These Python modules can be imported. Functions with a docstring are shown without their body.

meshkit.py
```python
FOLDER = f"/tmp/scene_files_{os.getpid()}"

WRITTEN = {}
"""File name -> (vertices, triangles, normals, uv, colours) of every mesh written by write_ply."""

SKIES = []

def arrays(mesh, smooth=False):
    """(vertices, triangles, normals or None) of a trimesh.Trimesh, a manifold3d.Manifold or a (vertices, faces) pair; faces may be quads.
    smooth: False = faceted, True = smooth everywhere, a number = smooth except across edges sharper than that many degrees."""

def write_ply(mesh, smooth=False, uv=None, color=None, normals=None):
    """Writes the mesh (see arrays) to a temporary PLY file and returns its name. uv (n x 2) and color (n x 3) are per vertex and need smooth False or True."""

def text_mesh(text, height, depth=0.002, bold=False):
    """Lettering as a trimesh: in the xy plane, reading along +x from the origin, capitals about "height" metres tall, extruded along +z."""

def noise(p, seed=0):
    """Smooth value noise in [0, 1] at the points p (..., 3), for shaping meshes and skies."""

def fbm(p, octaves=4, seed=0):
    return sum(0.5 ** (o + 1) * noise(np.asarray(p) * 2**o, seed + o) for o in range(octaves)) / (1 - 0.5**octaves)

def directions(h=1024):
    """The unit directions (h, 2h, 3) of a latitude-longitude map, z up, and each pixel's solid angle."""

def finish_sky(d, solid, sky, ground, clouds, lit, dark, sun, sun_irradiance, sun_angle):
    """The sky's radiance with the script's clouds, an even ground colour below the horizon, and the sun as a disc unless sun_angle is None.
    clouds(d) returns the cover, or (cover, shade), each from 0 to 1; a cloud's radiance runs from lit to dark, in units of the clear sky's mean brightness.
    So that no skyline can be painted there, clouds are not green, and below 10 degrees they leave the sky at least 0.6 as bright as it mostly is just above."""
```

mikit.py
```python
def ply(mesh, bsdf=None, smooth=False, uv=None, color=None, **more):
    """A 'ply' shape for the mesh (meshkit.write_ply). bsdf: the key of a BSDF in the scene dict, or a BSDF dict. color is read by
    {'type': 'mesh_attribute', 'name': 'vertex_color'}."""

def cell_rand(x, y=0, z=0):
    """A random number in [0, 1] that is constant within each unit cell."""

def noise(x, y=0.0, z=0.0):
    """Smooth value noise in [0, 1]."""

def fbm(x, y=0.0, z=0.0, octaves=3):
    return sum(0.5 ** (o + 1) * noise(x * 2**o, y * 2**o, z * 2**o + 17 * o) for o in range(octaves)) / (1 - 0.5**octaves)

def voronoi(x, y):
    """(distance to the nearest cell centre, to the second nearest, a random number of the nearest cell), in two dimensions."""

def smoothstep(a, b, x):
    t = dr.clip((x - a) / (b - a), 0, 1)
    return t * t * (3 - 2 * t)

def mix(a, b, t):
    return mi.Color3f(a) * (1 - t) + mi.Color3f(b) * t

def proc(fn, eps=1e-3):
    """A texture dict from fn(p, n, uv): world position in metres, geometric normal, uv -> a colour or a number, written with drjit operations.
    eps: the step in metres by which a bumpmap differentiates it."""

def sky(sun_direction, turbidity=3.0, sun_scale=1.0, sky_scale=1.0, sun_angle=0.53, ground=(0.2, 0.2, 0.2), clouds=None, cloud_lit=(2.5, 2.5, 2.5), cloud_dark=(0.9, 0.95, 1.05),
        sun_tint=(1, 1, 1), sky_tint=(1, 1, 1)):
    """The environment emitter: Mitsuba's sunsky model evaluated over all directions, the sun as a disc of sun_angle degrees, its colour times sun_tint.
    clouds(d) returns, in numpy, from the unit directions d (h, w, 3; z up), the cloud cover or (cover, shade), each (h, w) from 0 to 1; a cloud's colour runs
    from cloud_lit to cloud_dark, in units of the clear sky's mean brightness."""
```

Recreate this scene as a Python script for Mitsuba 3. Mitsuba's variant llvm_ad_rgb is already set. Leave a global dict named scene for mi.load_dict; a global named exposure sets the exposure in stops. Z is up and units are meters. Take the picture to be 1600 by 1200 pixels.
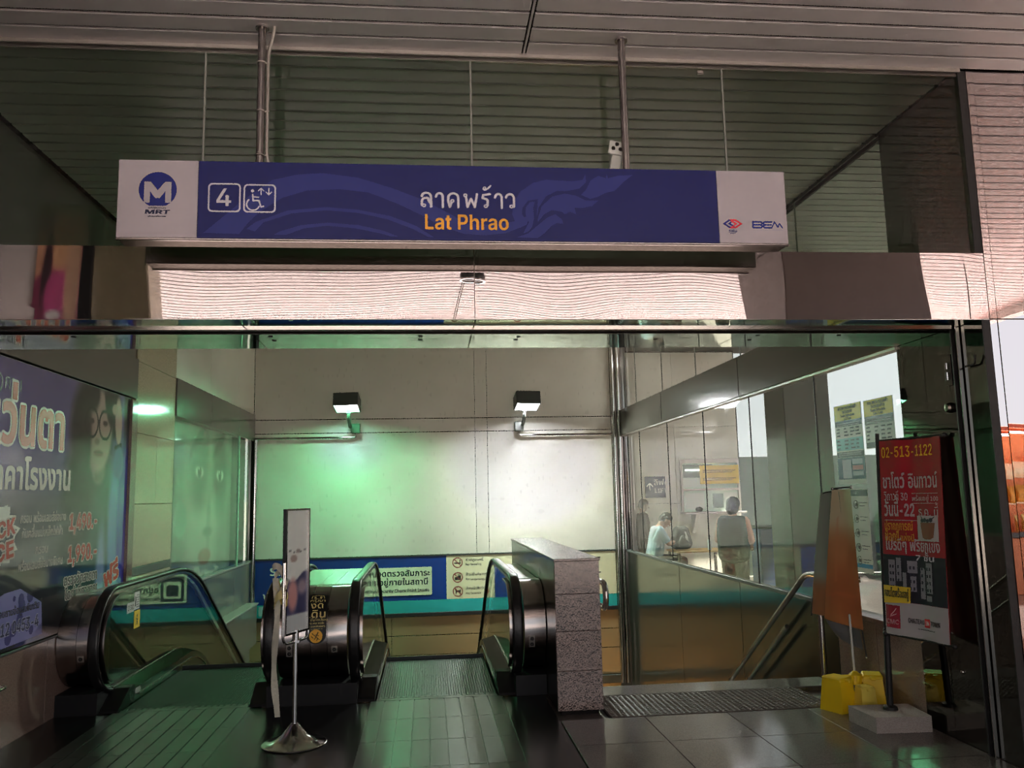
import math, random
import numpy as np, trimesh, manifold3d, drjit as dr
import mitsuba as mi, mikit
from mitsuba import ScalarTransform4f as T
from shapely.geometry import Polygon, MultiPolygon, Point, LineString, box as sbox
from shapely import affinity
from shapely.ops import unary_union

random.seed(7)
rng = np.random.default_rng(7)
scene, labels = {}, {}

# ---------------------------------------------------------------- camera, sky, exposure
def lin(c):
    c = np.asarray(c, float) / 255.0
    return [float(x) for x in np.where(c <= 0.04045, c / 12.92, ((c + 0.055) / 1.055) ** 2.4)]

YAW, PITCH, ROLL, FPX = math.radians(5.917), math.radians(7.664), math.radians(-1.251), 1298.9
_f = np.array([math.sin(YAW) * math.cos(PITCH), math.cos(YAW) * math.cos(PITCH), math.sin(PITCH)])
_r = np.array([math.cos(YAW), -math.sin(YAW), 0.0])
_u = np.cross(_r, _f)
UP = -math.sin(ROLL) * _r + math.cos(ROLL) * _u
scene['camera'] = {'type': 'perspective', 'fov_axis': 'x', 'fov': math.degrees(2 * math.atan(800 / FPX)), 'near_clip': 0.05, 'far_clip': 500.0,
                   'to_world': T().look_at(origin=[0, 0, 1.6], target=[float(x) for x in np.array([0, 0, 1.6]) + _f], up=[float(x) for x in UP])}
exposure = 0.22

def overcast(d):
    return np.full(d.shape[:2], 0.9)
scene['sky'] = mikit.sky([0.50, -0.30, 0.80], turbidity=4.0, sun_scale=15.0, sky_scale=5.5, sun_angle=3.0, ground=(0.25, 0.24, 0.23), clouds=overcast,
                         cloud_lit=(1.5, 1.47, 1.47), cloud_dark=(1.0, 1.0, 1.0), sun_tint=(0.88, 0.93, 1.08))
LAMP_GREEN = [62.0, 310.0, 132.0]
LAMP_WHITE = [1200.0, 1330.0, 1180.0]
WARM = [60.0, 34.0, 13.0]

# ---------------------------------------------------------------- materials
def mat(key, rgb, rough=0.5, spec=0.5, metal=0.0, **more):
    scene[key] = {'type': 'twosided', 'b': {'type': 'principled', 'base_color': {'type': 'rgb', 'value': lin(rgb)}, 'roughness': rough, 'specular': spec, 'metallic': metal, **more}}
    return key

def diffuse(key, rgb):
    scene[key] = {'type': 'twosided', 'b': {'type': 'diffuse', 'reflectance': {'type': 'rgb', 'value': lin(rgb)}}}
    return key

def metal(key, rgb, alpha):
    scene[key] = {'type': 'twosided', 'b': {'type': 'roughconductor', 'material': 'none', 'alpha': alpha, 'specular_reflectance': {'type': 'rgb', 'value': lin(rgb)}}}
    return key

def procmat(key, fn, rough=0.3, spec=0.5):
    scene[key] = {'type': 'twosided', 'b': {'type': 'principled', 'base_color': mikit.proc(fn), 'roughness': rough, 'specular': spec}}
    return key

def glass(key, tint):
    scene[key] = {'type': 'thindielectric', 'int_ior': 1.52, 'specular_transmittance': {'type': 'rgb', 'value': tint}}
    return key

def polished(key, rgb, alpha=0.03, ior=1.6):
    scene[key] = {'type': 'twosided', 'b': {'type': 'roughplastic', 'distribution': 'ggx', 'alpha': alpha, 'int_ior': ior, 'diffuse_reflectance': {'type': 'rgb', 'value': lin(rgb)}, 'nonlinear': True}}
    return key

_cols = {}
def paint(rgb, rough=0.55):
    """One plain printed / painted colour, made once."""
    k = (tuple(rgb), rough)
    if k not in _cols:
        _cols[k] = mat(f'paint_{len(_cols)}', rgb, rough, 0.35)
    return _cols[k]

C3 = mi.Color3f
def L3(rgb):
    return C3(*lin(rgb))

def f_granite(p, n, uv):
    a = mikit.noise(p.x * 260, p.y * 260, p.z * 260)
    b = mikit.noise(p.x * 120 + 5, p.y * 120, p.z * 120)
    g = mikit.mix(L3((98, 84, 80)), L3((190, 172, 165)), mikit.smoothstep(0.3, 0.7, a))
    return mikit.mix(g, L3((40, 34, 34)), mikit.smoothstep(0.6, 0.74, b))
def f_granite_tan(p, n, uv):
    a = mikit.noise(p.x * 200, p.y * 200, p.z * 200)
    return mikit.mix(L3((134, 124, 100)), L3((186, 176, 148)), a)
def f_granite_brown(p, n, uv):
    a = mikit.noise(p.x * 240, p.y * 240, p.z * 240)
    return mikit.mix(L3((82, 66, 60)), L3((138, 118, 108)), a)
def f_floor(p, n, uv):
    a = mikit.noise(p.x * 180, p.y * 180)
    b = mikit.fbm(p.x * 2.3, p.y * 2.3)
    return mikit.mix(L3((58, 55, 54)), L3((92, 87, 84)), a * 0.6 + b * 0.4)
def f_wall(p, n, uv):
    s = mikit.fbm(p.x * 1.3, p.y, p.z * 1.1)
    spot = mikit.smoothstep(0.80, 0.95, mikit.noise(p.x * 26.0, 1.0, p.z * 9.0)) * mikit.noise(p.x * 3.0, 7.0, p.z * 3.0)
    c = mikit.mix(L3((226, 222, 212)), L3((200, 195, 184)), s)
    return mikit.mix(c, L3((140, 132, 118)), spot * 0.22)
def f_concrete(p, n, uv):
    a = mikit.noise(p.x * 150, p.y * 150, p.z * 150)
    b = mikit.fbm(p.x * 9, p.y * 9, p.z * 9)
    return mikit.mix(L3((120, 112, 108)), L3((168, 160, 154)), 0.5 * a + 0.5 * b)
def f_paving(p, n, uv):
    return mikit.mix(L3((176, 168, 166)), L3((210, 202, 200)), mikit.fbm(p.x * 3, p.y * 3))

mat('plank', (212, 205, 204), 0.34, 0.5)
mat('plank_b', (207, 200, 199), 0.30, 0.5)
mat('void_dark', (28, 26, 25), 0.8, 0.2)
scene['mirror_steel'] = {'type': 'twosided', 'b': {'type': 'conductor', 'material': 'none', 'specular_reflectance': {'type': 'rgb', 'value': lin((226, 220, 222))}}}
scene['jamb_steel'] = {'type': 'twosided', 'b': {'type': 'conductor', 'material': 'none', 'specular_reflectance': {'type': 'rgb', 'value': lin((108, 107, 103))}}}
scene['soffit_steel'] = {'type': 'twosided', 'b': {'type': 'conductor', 'material': 'none', 'specular_reflectance': {'type': 'rgb', 'value': lin((205, 208, 204))}}}
metal('steel', (176, 170, 168), 0.045)
metal('deck_metal', (56, 52, 50), 0.14)
metal('steel_dark', (112, 106, 100), 0.12)
metal('chrome', (214, 212, 210), 0.03)
glass('pane', [0.86, 0.93, 0.88])
glass('transom_pane', [0.32, 0.375, 0.315])
procmat('granite', f_granite, 0.14)
procmat('granite_tan', f_granite_tan, 0.10)
procmat('granite_brown', f_granite_brown, 0.10)
procmat('floor_stone', f_floor, 0.13)
procmat('white_panel', f_wall, 0.42)
procmat('concrete', f_concrete, 0.85, 0.2)
procmat('paving', f_paving, 0.8, 0.3)
polished('beam_panel', (118, 115, 109), 0.012, 1.55)
polished('dado_panel', (58, 64, 56), 0.02, 1.9)
polished('lower_tan', (196, 176, 138), 0.12, 1.5)
polished('black_gloss', (22, 21, 24), 0.05, 1.5)
mat('plinth_black', (17, 17, 20), 0.5, 0.25)
polished('poster_gloss_dark', (44, 40, 38), 0.04)
mat('black_matte', (24, 23, 24), 0.55, 0.4)
mat('rubber', (20, 20, 21), 0.32, 0.5)
mat('housing_dark', (46, 50, 48), 0.5)
mat('tread', (58, 62, 62), 0.38, 0.5, 0.6)
mat('plate_metal', (78, 80, 79), 0.30, 0.5, 0.7)
mat('tactile', (74, 66, 60), 0.5)
mat('joint_grey', (120, 122, 116), 0.5)
mat('alu', (176, 170, 164), 0.35, 0.5, 0.8)
scene['print'] = {'type': 'twosided', 'b': {'type': 'principled', 'base_color': {'type': 'mesh_attribute', 'name': 'vertex_color'}, 'roughness': 0.3, 'specular': 0.5}}
scene['print_gloss'] = {'type': 'twosided', 'b': {'type': 'principled', 'base_color': {'type': 'mesh_attribute', 'name': 'vertex_color'}, 'roughness': 0.06, 'specular': 0.6}}

# ---------------------------------------------------------------- shape helpers
def fresh(key):
    if key not in scene:
        return key
    n = 1
    while f'{key}_{n:03d}' in scene:
        n += 1
    return f'{key}_{n:03d}'

def add(key, mesh, m, smooth=False, color=None, **more):
    key = fresh(key)
    scene[key] = mikit.ply(mesh, m, smooth=smooth, color=color, **more)
    return key

def label(key, text, cat=None, group=None, kind=None):
    d = {'label': text}
    if cat: d['category'] = cat
    if group: d['group'] = group
    if kind: d['kind'] = kind
    labels[key] = d
    return key

def struct(key, text=None):
    labels[key] = {'kind': 'structure', **({'label': text} if text else {})}
    return key

def cat(*ms):
    return trimesh.util.concatenate([m for m in ms if m is not None])

def bx(x0, x1, y0, y1, z0, z1, b=0.0):
    c, s = np.array([(x0 + x1) / 2, (y0 + y1) / 2, (z0 + z1) / 2]), np.abs(np.array([x1 - x0, y1 - y0, z1 - z0]))
    if b <= 0:
        m = trimesh.creation.box(extents=s)
    else:
        b = min(b, 0.45 * s.min())
        h = s / 2
        pts = []
        for sg in np.ndindex(2, 2, 2):
            g = np.array(sg) * 2 - 1
            for k in range(3):
                q = h - b
                q[k] = h[k]
                pts.append(g * q)
        m = trimesh.convex.convex_hull(np.array(pts))
    m.apply_translation(c)
    return m

def rot(m, axis, deg, about=(0, 0, 0)):
    m = m.copy()
    m.apply_transform(trimesh.transformations.rotation_matrix(math.radians(deg), axis, about))
    return m

def tube(pts, r, sides=10, cap=True):
    p = np.asarray(pts, float)
    t = np.gradient(p, axis=0)
    t /= np.linalg.norm(t, axis=1, keepdims=True) + 1e-12
    a = np.cross(t[0], [0, 0, 1.0] if abs(t[0][2]) < 0.9 else [1.0, 0, 0])
    V = []
    rr = np.broadcast_to(r, (len(p),))
    for i in range(len(p)):
        a = a - t[i] * np.dot(a, t[i])
        a /= np.linalg.norm(a)
        b = np.cross(t[i], a)
        ang = np.arange(sides) * 2 * np.pi / sides
        V.append(p[i] + rr[i] * (np.cos(ang)[:, None] * a + np.sin(ang)[:, None] * b))
    V = np.vstack(V)
    F = []
    for i in range(len(p) - 1):
        for j in range(sides):
            k = (j + 1) % sides
            F += [[i * sides + j, i * sides + k, (i + 1) * sides + k], [i * sides + j, (i + 1) * sides + k, (i + 1) * sides + j]]
    if cap:
        n = len(V)
        V = np.vstack([V, p[:1], p[-1:]])
        for j in range(sides):
            k = (j + 1) % sides
            F += [[n, k, j], [n + 1, (len(p) - 1) * sides + j, (len(p) - 1) * sides + k]]
    return trimesh.Trimesh(V, np.array(F), process=False)

def rounded(pts, rad, n=6):
    """A polyline with its corners rounded."""
    p = [np.array(q, float) for q in pts]
    out = [p[0]]
    for a, b, c in zip(p[:-2], p[1:-1], p[2:]):
        u, v = a - b, c - b
        r = min(rad, 0.45 * np.linalg.norm(u), 0.45 * np.linalg.norm(v))
        s, e = b + u / np.linalg.norm(u) * r, b + v / np.linalg.norm(v) * r
        for k in range(n + 1):
            w = k / n
            out.append((1 - w) ** 2 * s + 2 * w * (1 - w) * b + w * w * e)
    out.append(p[-1])
    return out

def lathe(profile, at=(0, 0, 0), n=32):
    m = trimesh.creation.revolve(np.array(profile, float), sections=n)
    m.apply_translation(at)
    return m

def cyl(p0, p1, r, n=16):
    return tube([p0, np.asarray(p0) + (np.asarray(p1) - np.asarray(p0)) * 0.5, p1], r, n)

def polys(g):
    return [q for q in (g.geoms if hasattr(g, 'geoms') else [g]) if isinstance(q, Polygon) and q.area > 1e-9]

def prism(g, d):
    ms = [trimesh.creation.extrude_polygon(q, d, engine='earcut') for q in polys(g)]
    return cat(*ms)

def prism_x(pts, x0, x1):
    """A polygon in the y-z plane, extruded along x."""
    m = prism(pts if hasattr(pts, 'area') else Polygon(pts).buffer(0), x1 - x0)
    v = m.vertices
    return trimesh.Trimesh(np.stack([v[:, 2] + x0, v[:, 0], v[:, 1]], 1), m.faces, process=False)

class Frame:
    """A plane in the room: origin, right, up and outward directions."""
    def __init__(s, o, x, y=(0, 0, 1)):
        s.o, s.x, s.y = np.array(o, float), np.array(x, float), np.array(y, float)
        s.x /= np.linalg.norm(s.x); s.y /= np.linalg.norm(s.y)
        s.n = np.cross(s.x, s.y)
    def __call__(s, v):
        v = np.asarray(v, float)
        return s.o + v[:, :1] * s.x + v[:, 1:2] * s.y + v[:, 2:3] * s.n
def FRONT(y): return Frame((0, y, 0), (1, 0, 0))       # faces the camera; x, z are room coordinates
def LEFT(x): return Frame((x, 0, 0), (0, 1, 0))        # wall on the left, facing right; x is the room's y
def RIGHT(x): return Frame((x, 0, 0), (0, -1, 0))      # wall on the right, facing left; x is minus the room's y

def flat(g, frame, d0=0.0, d=0.0015):
    """A 2-D shape as a thin solid lying on the frame's plane, d0 above it."""
    m = prism(g, d)
    v = m.vertices.copy()
    v[:, 2] += d0
    return trimesh.Trimesh(frame(v), m.faces, process=False)

def rect(x0, x1, y0, y1, r=0.0):
    g = sbox(min(x0, x1), min(y0, y1), max(x0, x1), max(y0, y1))
    return g if r <= 0 else g.buffer(-r).buffer(r, quad_segs=5)

def disc(x, y, r, n=8):
    return Point(x, y).buffer(r, quad_segs=n)

def stroke(pts, w, n=4):
    return LineString(pts).buffer(w / 2, quad_segs=n)

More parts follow.
